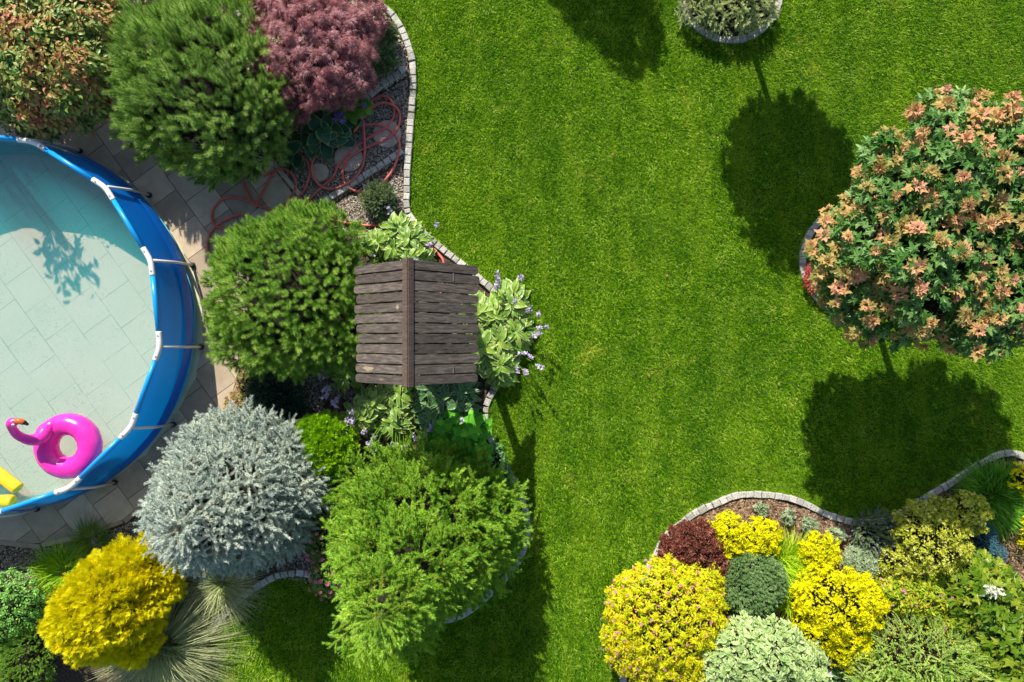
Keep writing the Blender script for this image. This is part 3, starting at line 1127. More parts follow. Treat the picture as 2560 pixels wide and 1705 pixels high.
for k in range(22):        # long drooping shoots at the outline facing the lawn
    a = math.radians(-150 + 130 * k / 25)
    bpt = np.array([P(1020, 1400)[0] + 0.62 * math.cos(a), P(1000, 1400)[1] + 0.45 * math.sin(a), 1.25 + 0.5 * ((k * 7) % 5) / 5])
    d = np.array([[math.cos(a), math.sin(a), 0.05]])
    mb.inst(gs_t[k % 3], bpt[None] - d * 0.12, frames(d, g), 1.0 + 0.06 * (k % 5), 0.5 + 0.1 * (k % 4))
mb.build('leader_shoot', GREEN, sp)
limb_set(sp, [([P(1062, 1307), P(1062, 1307) + [0.02, -0.02, 1.5], top], 0.09, 0.014)])

# ------------------------------------------------------------------ golden thuja, round lime thuja, cushion plants
GOLD = leafmat('golden_sprays', [lin('#7a9408', 1.3), lin('#b4b80a', 1.4), lin('#d8cc14', 1.3)], lin('#f4dc14', 1.15), 0.5, 0.25, 0.35, 5.0, 0.3)
sprays = [spray(17, s, 0.042, 24, 0.15) for s in (1, 2, 3)]
L5 = [Lobe(330, 1468, 0.38, 108, 102, 0.38), Lobe(275, 1510, 0.68, 100, 96, 0.36), Lobe(218, 1548, 0.84, 68, 72, 0.28), Lobe(378, 1415, 0.36, 62, 58, 0.34), Lobe(320, 1575, 0.38, 72, 60, 0.36)]
bush('golden_thuja', 'glowing golden yellow thuja with flame like sprays', 'conifer', L5, sprays, 11000, (0.07, 0.125), GOLD, 35, 0.9, 0.55, 0.6, clump=(190, 0.1), base=P(330, 1470), corek=0.86)
LIME = leafmat('lime_sprays', [lin('#4a7c00', 1.3), lin('#649808', 1.4), lin('#84ae10', 1.4)], lin('#96bc1c', 1.4), 0.5, 0.25, 0.3, 6.0, 0.3)
L6 = [Lobe(810, 1117, 0.38, 76, 79, 0.34)]
bush('globe_thuja', 'round lime green ball of thuja beside the blue spruce', 'conifer', L6, sprays, 8000, (0.035, 0.06), LIME, 36, 0.9, 0.4, 0.7, clump=(150, 0.035), corek=0.9, base=P(830, 1108))
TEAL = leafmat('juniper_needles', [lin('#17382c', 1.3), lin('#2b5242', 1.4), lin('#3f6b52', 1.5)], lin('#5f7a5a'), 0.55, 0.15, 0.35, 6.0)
small_t = [needle_shoot(0.06, 40, 0.018, 0.004, s, 60, 25) for s in (81, 82)]
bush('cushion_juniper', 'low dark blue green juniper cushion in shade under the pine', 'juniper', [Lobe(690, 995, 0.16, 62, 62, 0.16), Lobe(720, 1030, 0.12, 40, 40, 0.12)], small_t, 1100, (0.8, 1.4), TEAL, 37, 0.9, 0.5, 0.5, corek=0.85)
BOX = leafmat('box_leaves', [lin('#3e7028', 1.4), lin('#629240', 1.6), lin('#94b45c', 1.6)], None, 0.45, 0.25, 0.35, 6.0)
tiny_leaf = ovate(0.55, 2, 0.1, 0.15, False)
bush('clipped_box', 'dense rounded green shrub below the gravel strip at the frame edge', 'shrub', [Lobe(20, 1515, 0.45, 92, 85, 0.42), Lobe(-70, 1500, 0.45, 95, 90, 0.42)], [tiny_leaf], 9000, (0.022, 0.038), BOX, 38, 0.8, 0.5, 0.9, clump=(260, 0.05), corek=0.9)
bush('spreading_juniper', 'pale green juniper with long fingers beside the golden thuja', 'juniper', [Lobe(75, 1655, 0.5, 55, 85, 0.3), Lobe(15, 1690, 0.45, 70, 60, 0.32), Lobe(40, 1610, 0.35, 70, 40, 0.28)], small_t, 1900, (0.8, 1.3), leafmat('juniper_pale', [lin('#4a7820', 1.2), lin('#789c3c', 1.3), lin('#9cb44c', 1.3)], None, 0.5, 0.2), 39, 0.9, 0.4, 0.5, clump=(150, 0.05), corek=0.88)

# ------------------------------------------------------------------ grasses in the pool bed
HAK = leafmat('hakone_leaves', [lin('#5c8c0c', 1.2), lin('#86b018', 1.3), lin('#b0cc3a', 1.3)], None, 0.45, 0.3)
grass_clump('grass_clump', 'bright green arching grass tuft between slabs and golden thuja', 'ornamental grass', 165, 1430, 700, 0.22, (0.25, 0.45), (0.006, 0.011), (0.3, 0.8), HAK, 41, (35, 80))
grass_clump('grass_clump', 'darker thin grass tuft behind the golden thuja at the slab edge', 'ornamental grass', 235, 1355, 420, 0.16, (0.2, 0.38), (0.004, 0.008), (0.3, 0.8), leafmat('grass_dark', [lin('#3a6a14', 1.1), lin('#5a8420', 1.2), lin('#88a040', 1.2)], None, 0.5, 0.3), 42, (30, 75))
FOUNT = leafmat('fountain_leaves', [lin('#4c6a2c', 1.2), lin('#86985a', 1.3), lin('#b4bc84', 1.3)], lin('#c8c898'), 0.5, 0.25, 0.2)
grass_clump('fountain_grass', 'big fountain grass with long pale arching blades over the dark lawn', 'ornamental grass', 422, 1600, 2100, 0.13, (0.55, 1.15), (0.005, 0.009), (0.4, 0.95), FOUNT, 43, (28, 80), bias=(-60, 0.3), seg=9)
grass_clump('fountain_grass', 'shaded fountain grass tuft below the blue spruce', 'ornamental grass', 560, 1455, 700, 0.1, (0.4, 0.7), (0.004, 0.007), (0.5, 0.95), FOUNT, 44, (30, 75), seg=8)

# ------------------------------------------------------------------ purple laceleaf maple and shrubs of the upper bed
PURP = leafmat('purple_lace', [lin('#602e34', 1.2), lin('#8c5458', 1.35), lin('#bc9496', 1.45)], None, 0.5, 0.25, 0.25, 5.0, 0.3, (1.15, 0.85, 0.8))
laces = [lace(7, s, 0.075) for s in (1, 2, 3)]
L7 = [Lobe(780, 120, 0.62, 152, 150, 0.42), Lobe(850, 60, 0.5, 110, 100, 0.35), Lobe(740, 40, 0.55, 110, 110, 0.4), Lobe(850, 190, 0.5, 85, 70, 0.33), Lobe(742, 225, 0.45, 45, 80, 0.25)]
lm = bush('laceleaf_maple', 'dusky purple laceleaf maple mound on pale pebbles', 'maple', L7, laces, 11000, (0.055, 0.10), PURP, 45, 0.6, 0.55, 0.7, lay=True, clump=(230, 0.06), base=P(790, 110), corek=0.75)
AUT = leafmat('autumn_leaves', [lin('#284c16', 1.1), lin('#3e6824', 1.2), lin('#688638', 1.2), lin('#98984c', 1.2), lin('#a87848', 1.2), lin('#94483c', 1.2), lin('#642a30', 1.2)], None, 0.42, 0.22, 0.6, 2.6, 0.4)
lf1 = ovate(0.5, 3, 0.12, 0.3, False)
L8 = [Lobe(100, 120, 0.85, 172, 180, 0.42), Lobe(215, 110, 0.8, 85, 165, 0.42), Lobe(-90, 60, 0.85, 130, 170, 0.45), Lobe(130, 280, 0.65, 125, 42, 0.28)]
sh = bush('dogwood_shrub', 'tall leafy shrub with reddening leaves leaning over the pool edge', 'shrub', L8, [lf1], 24000, (0.045, 0.085), AUT, 46, 0.6, 0.7, 0.8, lay=True, clump=(380, 0.13), base=P(60, 150), corek=0.6, fill=0.25)
# a tall side branch that shades the pool
g = np.random.default_rng(470)
mb, tw = MB(), []
b0 = np.array([-6.35, 3.1, 1.1])
for k in range(9):
    a = math.radians(-150 + 16 * k)
    e = b0 + np.array([0.30 * math.cos(a) + 0.1, 0.4 * math.sin(a) + 0.1, 0.6 + 0.12 * (k % 3)])
    tw.append(([b0, b0 * 0.5 + e * 0.5 + [0, 0, 0.15], e], 0.012, 0.004))
    m = 16
    t = g.uniform(0.45, 1.05, (m, 1))
    pos = b0 + (e - b0) * t + g.normal(0, 0.05, (m, 3))
    z = norm(np.array([0, 0, 1.0]) + g.normal(0, 0.5, (m, 3)))
    mb.inst(lf1, pos, frames(z, g), g.uniform(0.09, 0.14, m), g.random(m))
mb.build('foliage', AUT, sh)
limb_set(sh, tw, name='twigs')
SILV = leafmat('lavender_leaves', [lin('#4f6a3c', 1.2), lin('#7a8e62', 1.3), lin('#a0ac84', 1.3)], None, 0.6, 0.2)
VIO = leafmat('violet_flowers', [lin('#54489c', 1.1), lin('#7464b4', 1.1), lin('#9c8ccc', 1.1)], None, 0.6, 0.25)
LILAC = leafmat('lilac_flowers', [lin('#a89cc4', 1.2), lin('#cabedA'.lower(), 1.2), lin('#ece4ec', 1.1)], None, 0.6, 0.3, tr_tint=(1, 0.9, 1))
lav_t = [needle_shoot(0.10, 40, 0.03, 0.006, s, 50, 25, 0.003) for s in (91, 92)]
spike_t = [needle_shoot(0.05, 24, 0.011, 0.008, s, 75, 55, 0.003, tmin=0.0) for s in (95, 96)]


def lavender(px, py, r, h, label, seed, nfl=26, mat=SILV):
    lb = [Lobe(px, py, h * 0.4, r, r, h * 0.6)]
    rt = bush('lavender', label, 'lavender', lb, lav_t, 420, (0.7, 1.2), mat, seed, 0.7, 0.7, 0.5, corek=0.6)
    add_flowers(rt, lb, nfl, spike_t, (0.6, 1.1), VIO, seed + 1, lift=0.07)
    return rt


lavender(964, 92, 18, 0.3, 'wispy grey green lavender on pebbles near the top kerb curve', 50, 10)
lavender(956, 150, 26, 0.32, 'silvery lavender touching the purple maple', 52, 12)
lavender(950, 500, 30, 0.24, 'shaded lavender with violet flowers in the gravel corner by the lawn', 54, 26)
lavender(2185, 1335, 50, 0.32, 'bushy lavender with deep violet flowers beside the pale edging', 56, 130)

# ------------------------------------------------------------------ hostas
HV = leafmat('hosta_variegated', [lin('#47741e', 1.2), lin('#709630', 1.3), lin('#9cb448', 1.3)], lin('#e6e8b4', 1.0), 0.38, 0.3, 0.3, 4.0, 0.45)
HB = leafmat('hosta_blue_green', [lin('#16402c', 1.2), lin('#265438', 1.3), lin('#3a6a48', 1.3)], lin('#a8b070', 0.9), 0.38, 0.2, 0.3, 4.0, 0.45)
HG = leafmat('hosta_green', [lin('#3a7410', 1.2), lin('#5a9420', 1.3), lin('#84ac34', 1.3)], None, 0.38, 0.3, 0.3, 4.0, 0.45)
leaf_h = [ovate(0.46, 6, 0.18, 0.45, True, 0.85, 0.03), ovate(0.36, 6, 0.25, 0.7, True, 0.85, 0.035)]
leaf_hw = [ovate(0.78, 6, 0.12, 0.25, True, 0.75, 0.01)]
bell_t = [rosette(6, s, 0.5, 40, rows=2) for s in (5, 6)]


def hosta(name, label, px, py, rx, ry, n, size, tpls, mat, seed, h=0.3, fl=0, fllen=(0.35, 0.55), flbias=None, flmat=LILAC, cat='hosta', flsize=(0.03, 0.042), crowns=1):
    g = np.random.default_rng(seed)
    c = P(px, py)
    root = thing(name, label, cat, c)
    u = np.sqrt((np.arange(n) + 0.5) / n)
    a = np.arange(n) * 2.399963 + g.normal(0, 0.25, n)
    X, Y = M(rx), M(ry)
    pos = np.stack([c[0] + 0.85 * X * u * np.cos(a), c[1] + 0.85 * Y * u * np.sin(a), h * (1 - 0.75 * u ** 2) + g.normal(0, 0.02, n)], 1)
    pos[:, 2] = np.maximum(pos[:, 2], 0.05)
    if crowns > 1:
        cr = np.arange(n) % crowns
        ru = np.sqrt((np.arange(crowns) + 0.35) / crowns) * 0.62
        ra = np.arange(crowns) * 2.399963 + seed
        ks = 1.15 / math.sqrt(crowns)
        u = np.sqrt((np.arange(n) // crowns + 0.5) / (n / crowns))
        a = (np.arange(n) // crowns) * 2.399963 + cr * 1.7 + g.normal(0, 0.3, n)
        pos[:, 0] = c[0] + X * (ru * np.cos(ra))[cr] + X * ks * u * np.cos(a) * 0.85
        pos[:, 1] = c[1] + Y * (ru * np.sin(ra))[cr] + Y * ks * u * np.sin(a) * 0.85
        pos[:, 2] = h * (1 - 0.7 * u ** 2) * (0.75 + 0.5 * g.random(crowns))[cr] + g.normal(0, 0.025, n)
    aa = a + g.normal(0, 0.35, n)
    e = np.radians(40 - 55 * u + g.normal(0, 12, n))
    y = np.stack([np.cos(aa) * np.cos(e), np.sin(aa) * np.cos(e), np.sin(e)], 1)
    z0 = np.stack([-np.cos(aa) * np.sin(e), -np.sin(aa) * np.sin(e), np.cos(e)], 1)
    z = norm(z0 + g.normal(0, 0.22, (n, 3)))
    x = norm(np.cross(y, z))
    R = np.stack([x, y, np.cross(x, y)], -1)
    mb = MB()
    sc = g.uniform(size[0], size[1], n)
    pos = pos - y * sc[:, None] * 0.35
    rn = g.random(n)
    q = np.arange(n) % len(tpls)
    for i, t in enumerate(tpls):
        k = q == i
        mb.inst(t, pos[k], R[k], sc[k], rn[k])
    mb.build('leaves', mat, root, True)
    mb = MB()
    for i in range(0, n, max(3, n // 60)):
        V, T = tube([[c[0] + 0.2 * (pos[i, 0] - c[0]), c[1] + 0.2 * (pos[i, 1] - c[1]), 0.01], (pos[i] + c) / 2 + [0, 0, 0.06], pos[i]], [0.006, 0.005, 0.004], 4)
        mb.add(V, T, g.random())
    mb.build('stalks', HG, root)
    if fl:
        for i in range(fl):
            a = g.uniform(0, 2 * math.pi)
            if flbias is not None:
                a = math.radians(g.uniform(*flbias))
            r0 = g.uniform(0.3, 0.8)
            b = np.array([c[0] + X * r0 * math.cos(a), c[1] + Y * r0 * math.sin(a), h * 0.6])
            L = g.uniform(*fllen)
            d = np.array([math.cos(a) * 0.5, math.sin(a) * 0.5, 0.85])
            tip = b + d * L
            V, T = tube([b, b + d * L * 0.5 + [0, 0, 0.05], tip], [0.004, 0.0035, 0.002], 4)
            st = MB().add(V, T, 0.8).build('flower_stem', HG, root)
            m = g.integers(7, 12)
            t = g.uniform(0.74, 1.02, (m, 1))
            pp = b + (tip - b) * t + [0, 0, 0.012] + g.normal(0, 0.010, (m, 3))
            dd = norm(g.normal(0, 1, (m, 3)) + d * 0.4)
            bl = MB().inst(bell_t[i % 2], pp - c, frames(dd, g), g.uniform(*flsize, m), g.random(m)).build('blossom', flmat, None)
            bl.parent = st
    return root


hosta('hosta', 'cream edged hosta at the back of the wooden roof', 1000, 620, 112, 72, 480, (0.10, 0.17), leaf_h, HV, 61, 0.32, 14, (0.26, 0.42), None, crowns=5)
hosta('hosta', 'cream edged hosta with lilac flowers spilling onto the lawn', 1240, 835, 122, 155, 950, (0.10, 0.18), leaf_h, HV, 62, 0.34, 18, (0.26, 0.42), (-80, 100), crowns=8)
hosta('hosta', 'yellow streaked hosta hanging below the front end of the roof', 975, 1020, 112, 85, 520, (0.11, 0.18), leaf_h, HV, 63, 0.34, 18, (0.26, 0.42), (170, 320), crowns=5)
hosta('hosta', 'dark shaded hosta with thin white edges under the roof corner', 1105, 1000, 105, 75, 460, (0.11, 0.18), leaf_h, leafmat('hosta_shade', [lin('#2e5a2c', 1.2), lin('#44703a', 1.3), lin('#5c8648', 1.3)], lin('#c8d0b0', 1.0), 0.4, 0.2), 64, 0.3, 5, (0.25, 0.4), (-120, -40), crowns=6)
hosta('hosta', 'broad blue green hosta with yellow margins beside the hose', 815, 335, 72, 62, 34, (0.19, 0.25), leaf_hw, HB, 65, 0.26, 0)
hosta('hosta', 'small blue green hosta under the pine branches', 735, 385, 42, 36, 12, (0.17, 0.22), leaf_hw, HB, 66, 0.2, 4, (0.25, 0.35), (120, 250), LILAC)
hosta('hosta', 'fresh green hosta with violet flowers behind the hose', 885, 275, 48, 42, 36, (0.12, 0.18), leaf_hw, leafmat('hosta_fresh', [lin('#2e6414', 1.2), lin('#4c8020', 1.3), lin('#84a040', 1.2)], lin('#b8b860', 0.8), 0.4, 0.25), 67, 0.26, 11, (0.22, 0.32), None, VIO)
HYD = leafmat('hydrangea_leaves', [lin('#286010', 1.5), lin('#408418', 1.7), lin('#68a428', 1.7)], lin('#6aa438', 1.4), 0.5, 0.25, 0.3, 4.0, 0.3)
hosta('hydrangea', 'bright green broad leaved hydrangea by the lawn edging', 1150, 1090, 102, 98, 300, (0.09, 0.14), leaf_hw, HYD, 68, 0.55, 0, cat='hydrangea', crowns=9)
hosta('hosta', 'dark green hosta between the cream and yellow shrubs', 2085, 1665, 70, 52, 42, (0.17, 0.23), leaf_h, leafmat('hosta_dark', [lin('#1c4418', 1.2), lin('#2f5c24', 1.3), lin('#47743a', 1.3)], lin('#b8c48c', 0.9), 0.38, 0.2), 69, 0.3, 1, (0.2, 0.25))
hosta('hosta', 'light green hosta leaves peeping between spirea and dark dwarf pine', 1845, 1528, 26, 34, 14, (0.12, 0.17), leaf_hw, HG, 70, 0.28, 0)
hosta('flowering_hosta', 'lilac hosta flowers leaning from behind the roof over dark gravel', 880, 935, 40, 50, 24, (0.14, 0.2), leaf_h, HV, 71, 0.3, 12, (0.25, 0.4), (110, 260))

# ------------------------------------------------------------------ small rosettes, sedum, groundcover
BRN = leafmat('brown_rosettes', [lin('#2c2420', 1.3), lin('#4c3c34', 1.4), lin('#6a5a4c', 1.4)], None, 0.6, 0.1)
gR = np.random.default_rng(72)
ros_t = rosette(14, 3, 0.5, 12)
for i, (px, py, r, lb) in enumerate([(838, 945, 17, 'brown frilly rosette nearest the roof flowers'), (850, 1000, 15, 'dark rosette standing among grey gravel'), (862, 1020, 13, 'small dark rosette touching yellow streaked hosta'), (825, 1010, 16, 'grey brown rosette facing the pine'), (853, 1042, 14, 'reddish brown rosette behind lime ball thuja')]):
    c = P(px, py)
    root = MB()
    root.inst(ros_t, np.array([c + [0, 0, 0.02]]), frames(np.array([[0.1, 0.1, 1.0]]), gR), [M(r)], [gR.random()])
    for k in range(5):
        a = k * 1.2566
        root.inst(ros_t, np.array([c + [M(r) * 0.7 * math.cos(a), M(r) * 0.7 * math.sin(a), 0.015]]), frames(np.array([[0.3 * math.cos(a), 0.3 * math.sin(a), 1.0]]), gR), [M(r) * 0.6], [gR.random()])
    o = root.build('rosette_plant', BRN)
    tag(o, lb, 'rosette plant', 'brown rosettes in the gravel')
    recentre(o, c)
SED = leafmat('sedum_leaves', [lin('#5a6a2c', 1.2), lin('#9a9a5c', 1.3), lin('#b48c6a', 1.2), lin('#6a4a3c', 1.2)], None, 0.5, 0.2, 0.3)
bush('stonecrop', 'pale creeping stonecrop with reddish bits along the slab edge', 'stonecrop', [Lobe(600, 1020, 0.05, 38, 45, 0.06), Lobe(620, 960, 0.05, 28, 40, 0.06)], [rosette(8, 4, 0.5, 20)], 260, (0.025, 0.05), SED, 73, 0.6, 0.7, 0.4, corek=0.7)
ROCK = simple('rock', (0.16, 0.13, 0.09, 1), (0.32, 0.26, 0.18, 1), 8, 0.9, 0.9, 25)
for px, py, s, lb in ((665, 1045, 24, 'flat tan rock tucked behind the blue spruce'), (695, 1052, 18, 'mossy rounded rock next to the dark juniper cushion')):
    bv, bt, _ = ball(px, 0.12)
    o = MB().add(bv * [M(s), M(s) * 0.6, 0.06] + P(px, py, 0.03), bt).build('rock', ROCK, smooth=True)
    recentre(tag(o, lb, 'rock'), P(px, py))
GC = leafmat('groundcover_leaves', [lin('#2c5a24', 1.2), lin('#4c7c40', 1.3), lin('#7a9c6a', 1.3)], None, 0.5, 0.2)
bush('periwinkle', 'low small leaved groundcover between spruce and curved edging', 'groundcover', [Lobe(1255, 1205, 0.06, 28, 55, 0.08), Lobe(1240, 1150, 0.06, 24, 40, 0.08), Lobe(1290, 1340, 0.05, 18, 60, 0.06)], [tiny_leaf], 900, (0.025, 0.045), GC, 74, 0.5, 0.8, 0.7, corek=0.6)
PINKF = leafmat('pink_flowers', [lin('#a84a78', 1.2), lin('#c87a90', 1.3), lin('#c89078', 1.2)], None, 0.6, 0.3, tr_tint=(1, 0.8, 0.9))
SPL = leafmat('spirea_leaves', [lin('#3a5c1c', 1.2), lin('#5c7c2c', 1.3), lin('#84943c', 1.3)], None, 0.5, 0.3)
flo_t = [rosette(18, s, 0.6, 5) for s in (11, 12)]
L9 = [Lobe(805, 1330, 0.3, 45, 75, 0.28), Lobe(820, 1430, 0.3, 40, 60, 0.28), Lobe(790, 1270, 0.25, 30, 40, 0.24)]
pk = bush('pink_spirea', 'pink flowering spirea squeezed between blue and green spruces', 'spirea', L9, [tiny_leaf], 1500, (0.035, 0.06), SPL, 75, 0.6, 0.7, 0.8, corek=0.7)
add_flowers(pk, L9, 90, flo_t, (0.02, 0.04), PINKF, 76, lift=0.03)

# ------------------------------------------------------------------ top ring spruce
OLIVE = leafmat('olive_spruce_needles', [lin('#6c7a50', 1.8), lin('#98a474', 2.0), lin('#bcc498', 2.0)], lin('#a07c50'), 0.55, 0.15, 0.4, 3.0)
ol_t = [sprig(0.13, 80, 0.02, 0.005, 4, s, a0=60, a1=32, stem_r=0.003) for s in (101, 102)]
bush('dwarf_spruce', 'low grey green spruce spreading inside the round stone ring', 'spruce', [Lobe(1818, -5, 0.16, 92, 78, 0.15), Lobe(1870, 10, 0.15, 56, 50, 0.14), Lobe(1760, 0, 0.15, 52, 56, 0.14)], ol_t, 420, (0.8, 1.2), OLIVE, 77, 0.8, 0.6, 0.5, corek=0.88)
# standard trees whose crowns stand beyond the frame but shade the lawn
DARKL = leafmat('tree_leaves', [lin('#22501c', 1.2), lin('#346a24', 1.3), lin('#4f8430', 1.3)], None, 0.45, 0.25)
maple_l = [palmate(5, 0.5, 0.12, s) for s in (1, 2)]


def standard_tree(name, label, base, crown_c, r, n, seed):
    lb = Lobe(0, 0, 0, 1)
    lb.c, lb.r = np.array(crown_c), np.array(r)
    rt = bush(name, label, 'tree', [lb], maple_l, n, (0.11, 0.16), DARKL, seed, 0.7, 0.6, 0.7, lay=True, zmin=-0.8, clump=(90, 0.16), base=base, part='crown', corek=0.85, shell=(0.8, 1.02))
    limb_set(rt, [([base, np.array([base[0], base[1], crown_c[2] * 0.5]), np.array(crown_c)], 0.045, 0.03)])
    return rt


standard_tree('ball_tree', 'ball headed standard tree behind the low spruce ring', P(1832, -12), (2.75, 4.34, 2.02), (0.70, 0.70, 0.55), 2600, 78)
t2 = standard_tree('shade_tree', 'leafy tree beyond the top of the lawn casting shade', np.array([0.27, 7.1, 0]), (0.27, 7.1, 1.9), (0.62, 0.62, 0.6), 2600, 79)
lb = Lobe(0, 0, 0, 1)
lb.c, lb.r = np.array([0.52, 6.75, 2.35]), np.array([0.36, 0.36, 0.36])
g = np.random.default_rng(80)
p, nr = surface([lb], 900, g, -0.9, (40, 0.12), (0.8, 1.0))
MB().inst(maple_l[0], p, frames(norm(nr + [0, 0, 0.6] + g.normal(0, .4, p.shape)), g), g.uniform(0.11, 0.15, len(p)), g.random(len(p))).build('crown', DARKL, t2)

# ------------------------------------------------------------------ orange tipped globe maple
MGREEN = leafmat('maple_green', [lin('#2c561c', 1.2), lin('#4c7830', 1.4), lin('#84a060', 1.4)], None, 0.42, 0.28, 0.4, 3.0, 0.4)
MORANGE = leafmat('maple_orange', [lin('#6e8040', 1.2), lin('#a08e50', 1.3), lin('#b89460', 1.35), lin('#c49474', 1.35), lin('#b88474', 1.3)], None, 0.45, 0.25, 0.3, 5.0, 0.3, (1.05, 0.98, 0.75))
ML = []
for c, r in (((4.2, 1.05, 2.22), (0.98, 0.88, 0.45)), ((3.7, 0.75, 2.0), (0.66, 0.68, 0.42)), ((4.5, 1.5, 2.3), (0.72, 0.62, 0.42)), ((4.5, 0.6, 2.15), (0.7, 0.6, 0.42)), ((3.55, 0.85, 1.7), (0.42, 0.5, 0.3))):
    l = Lobe(0, 0, 0, 1)
    l.c, l.r = np.array(c), np.array(r)
    ML.append(l)
gl_ = np.random.default_rng(810)
for k in range(15):
    a, e = k * 2.399963, math.asin(0.05 + 0.85 * k / 15)
    l = Lobe(0, 0, 0, 1)
    l.c = np.array([4.2, 1.05, 2.22]) + np.array([1.02 * math.cos(a) * math.cos(e), 0.92 * math.sin(a) * math.cos(e), 0.45 * math.sin(e)]) * gl_.uniform(0.85, 1.02)
    l.r = np.array([0.26, 0.26, 0.22]) * gl_.uniform(0.8, 1.3)
    ML.append(l)
mt = bush('globe_maple', 'standard maple with round crown of green leaves and orange tips', 'tree', ML, [palmate(5, 0.5, 0.12, s) for s in (3, 4, 5)], 9500, (0.09, 0.15), MGREEN, 81, 0.7, 0.6, 0.7, lay=True, clump=(330, 0.13), zmin=-0.75, base=MAPLE_RING, part='crown', corek=0.6, shell=(0.85, 1.02))
g = np.random.default_rng(82)
p, nr = surface(ML, 600, g, -0.3, None, (1.0, 1.1))
mb = MB()
yl = palmate(5, 0.66, 0.22, 9)
for i in range(len(p)):
    k = int(g.integers(7, 17))
    up = norm(nr[i] * 0.7 + np.array([0, 0, 0.8]) + g.normal(0, 0.28, 3))
    o = p[i] + nr[i] * 0.08
    a = np.arange(k) * 2.399963 + g.random() * 6
    e = np.radians(-12 + 75 * np.arange(k) / k + g.normal(0, 16, k))
    B = frames(up[None], g)[0]
    y = (np.cos(a) * np.cos(e))[:, None] * B[:, 0] + (np.sin(a) * np.cos(e))[:, None] * B[:, 1] + np.sin(e)[:, None] * B[:, 2]
    z = norm(-(np.cos(a) * np.sin(e))[:, None] * B[:, 0] - (np.sin(a) * np.sin(e))[:, None] * B[:, 1] + np.cos(e)[:, None] * B[:, 2] + g.normal(0, 0.2, (k, 3)))
    x = norm(np.cross(y, z))
    R = np.stack([x, y, np.cross(x, y)], -1)
    mb.inst(yl, np.repeat(o[None], k, 0) + up * (0.02 * np.arange(k)[:, None] / k), R, g.uniform(0.7, 1.2) * np.linspace(0.112, 0.055, k) * g.uniform(0.75, 1.25, k), np.clip(np.linspace(0.0, 0.8, k) + g.normal(0, 0.25) + g.normal(0, 0.08, k), 0, 1))
mb.build('young_leaves', MORANGE, mt)
cc = np.array([4.25, 1.1, 1.75])
limb_set(mt, [([MAPLE_RING, np.array([4.3, 1.02, 0.9]), cc], 0.05, 0.04)] + [([cc, cc + np.array([0.4 * math.cos(a), 0.4 * math.sin(a), 0.25]), cc + np.array([0.95 * math.cos(a), 0.95 * math.sin(a), 0.35])], 0.025, 0.008) for a in np.arange(7) * 0.9])
RED = leafmat('red_leaves', [lin('#7a1c1c', 1.2), lin('#a8323a', 1.3), lin('#c05040', 1.2), lin('#6a7a2c', 1.2)], None, 0.5, 0.3, 0.2, tr_tint=(1.2, 0.8, 0.7))
bush('red_stonecrop', 'crimson low stonecrop inside the maple ring', 'stonecrop', [Lobe(2040, 695, 0.12, 30, 42, 0.1), Lobe(2068, 735, 0.1, 24, 28, 0.08)], [tiny_leaf], 900, (0.025, 0.045), RED, 83, 0.5, 0.8, 0.7, corek=0.6)

# ------------------------------------------------------------------ the bed of yellow shrubs
YEL = leafmat('golden_leaves', [lin('#a8b400', 1.2), lin('#d8d000', 1.2), lin('#eee010', 1.15)], None, 0.5, 0.35, 0.3, 6.0, 0.25, (1.0, 1.05, 0.3))
rnd_leaf = ovate(0.75, 2, 0.1, 0.12, False)


def gold_bush(name, label, lobes, n, seed, size=(0.025, 0.042), clump=(60, 0.055), mat=YEL, cat='barberry', **kw):
    return bush(name, label, cat, lobes, [rosette(5, 3, 0.6, 25)], n // 3, (size[0] * 0.85, size[1] * 0.85), mat, seed, 0.7, 0.7, 0.9, clump=clump, corek=0.82, shell=(0.9, 1.05), **{'fill': 0.25, **kw})


gold_bush('golden_barberry', 'lumpy bright yellow barberry next to the dark red shrub', [Lobe(1815, 1328, 0.2, 40, 44, 0.18), Lobe(1822, 1365, 0.18, 32, 30, 0.16)], 3400, 91, clump=(60, 0.05))
gold_bush('golden_barberry', 'rounded bright yellow barberry on bark beside its lumpy twin', [Lobe(1898, 1340, 0.2, 46, 42, 0.18), Lobe(1875, 1368, 0.15, 30, 26, 0.14)], 3800, 92)
gold_bush('golden_barberry', 'small compact yellow barberry ball standing alone on bark', [Lobe(2046, 1377, 0.2, 43, 41, 0.19), Lobe(2056, 1398, 0.15, 30, 28, 0.15)], 3600, 93)
gold_bush('golden_barberry', 'largest vivid yellow barberry with layered drooping sprays', [Lobe(2085, 1505, 0.4, 95, 85, 0.35), Lobe(2150, 1500, 0.36, 55, 60, 0.3), Lobe(2040, 1560, 0.32, 65, 65, 0.28), Lobe(2110, 1590, 0.3, 55, 70, 0.26), Lobe(2030, 1480, 0.3, 50, 40, 0.25)], 14000, 94, clump=(120, 0.075), fill=0.5)
YG = leafmat('yellow_green_leaves', [lin('#748410', 1.2), lin('#9ca41c', 1.25), lin('#bcbc48', 1.25), lin('#d4d490', 1.2)], None, 0.5, 0.3, 0.25, 7.0)
gold_bush('variegated_barberry', 'olive yellow speckled barberry half in the maple shade', [Lobe(2325, 1345, 0.45, 84, 85, 0.36), Lobe(2400, 1280, 0.42, 50, 45, 0.32), Lobe(2235, 1402, 0.3, 44, 46, 0.26), Lobe(2310, 1285, 0.42, 60, 38, 0.3)], 10500, 95, mat=YG, clump=(120, 0.075))
DRED = leafmat('dark_red_leaves', [lin('#3c3820', 1.2), lin('#5c3024', 1.25), lin('#7c3c30', 1.25), lin('#a87c68', 1.25)], None, 0.5, 0.25, 0.25, 6.0, 0.35, (1.2, 0.8, 0.6))
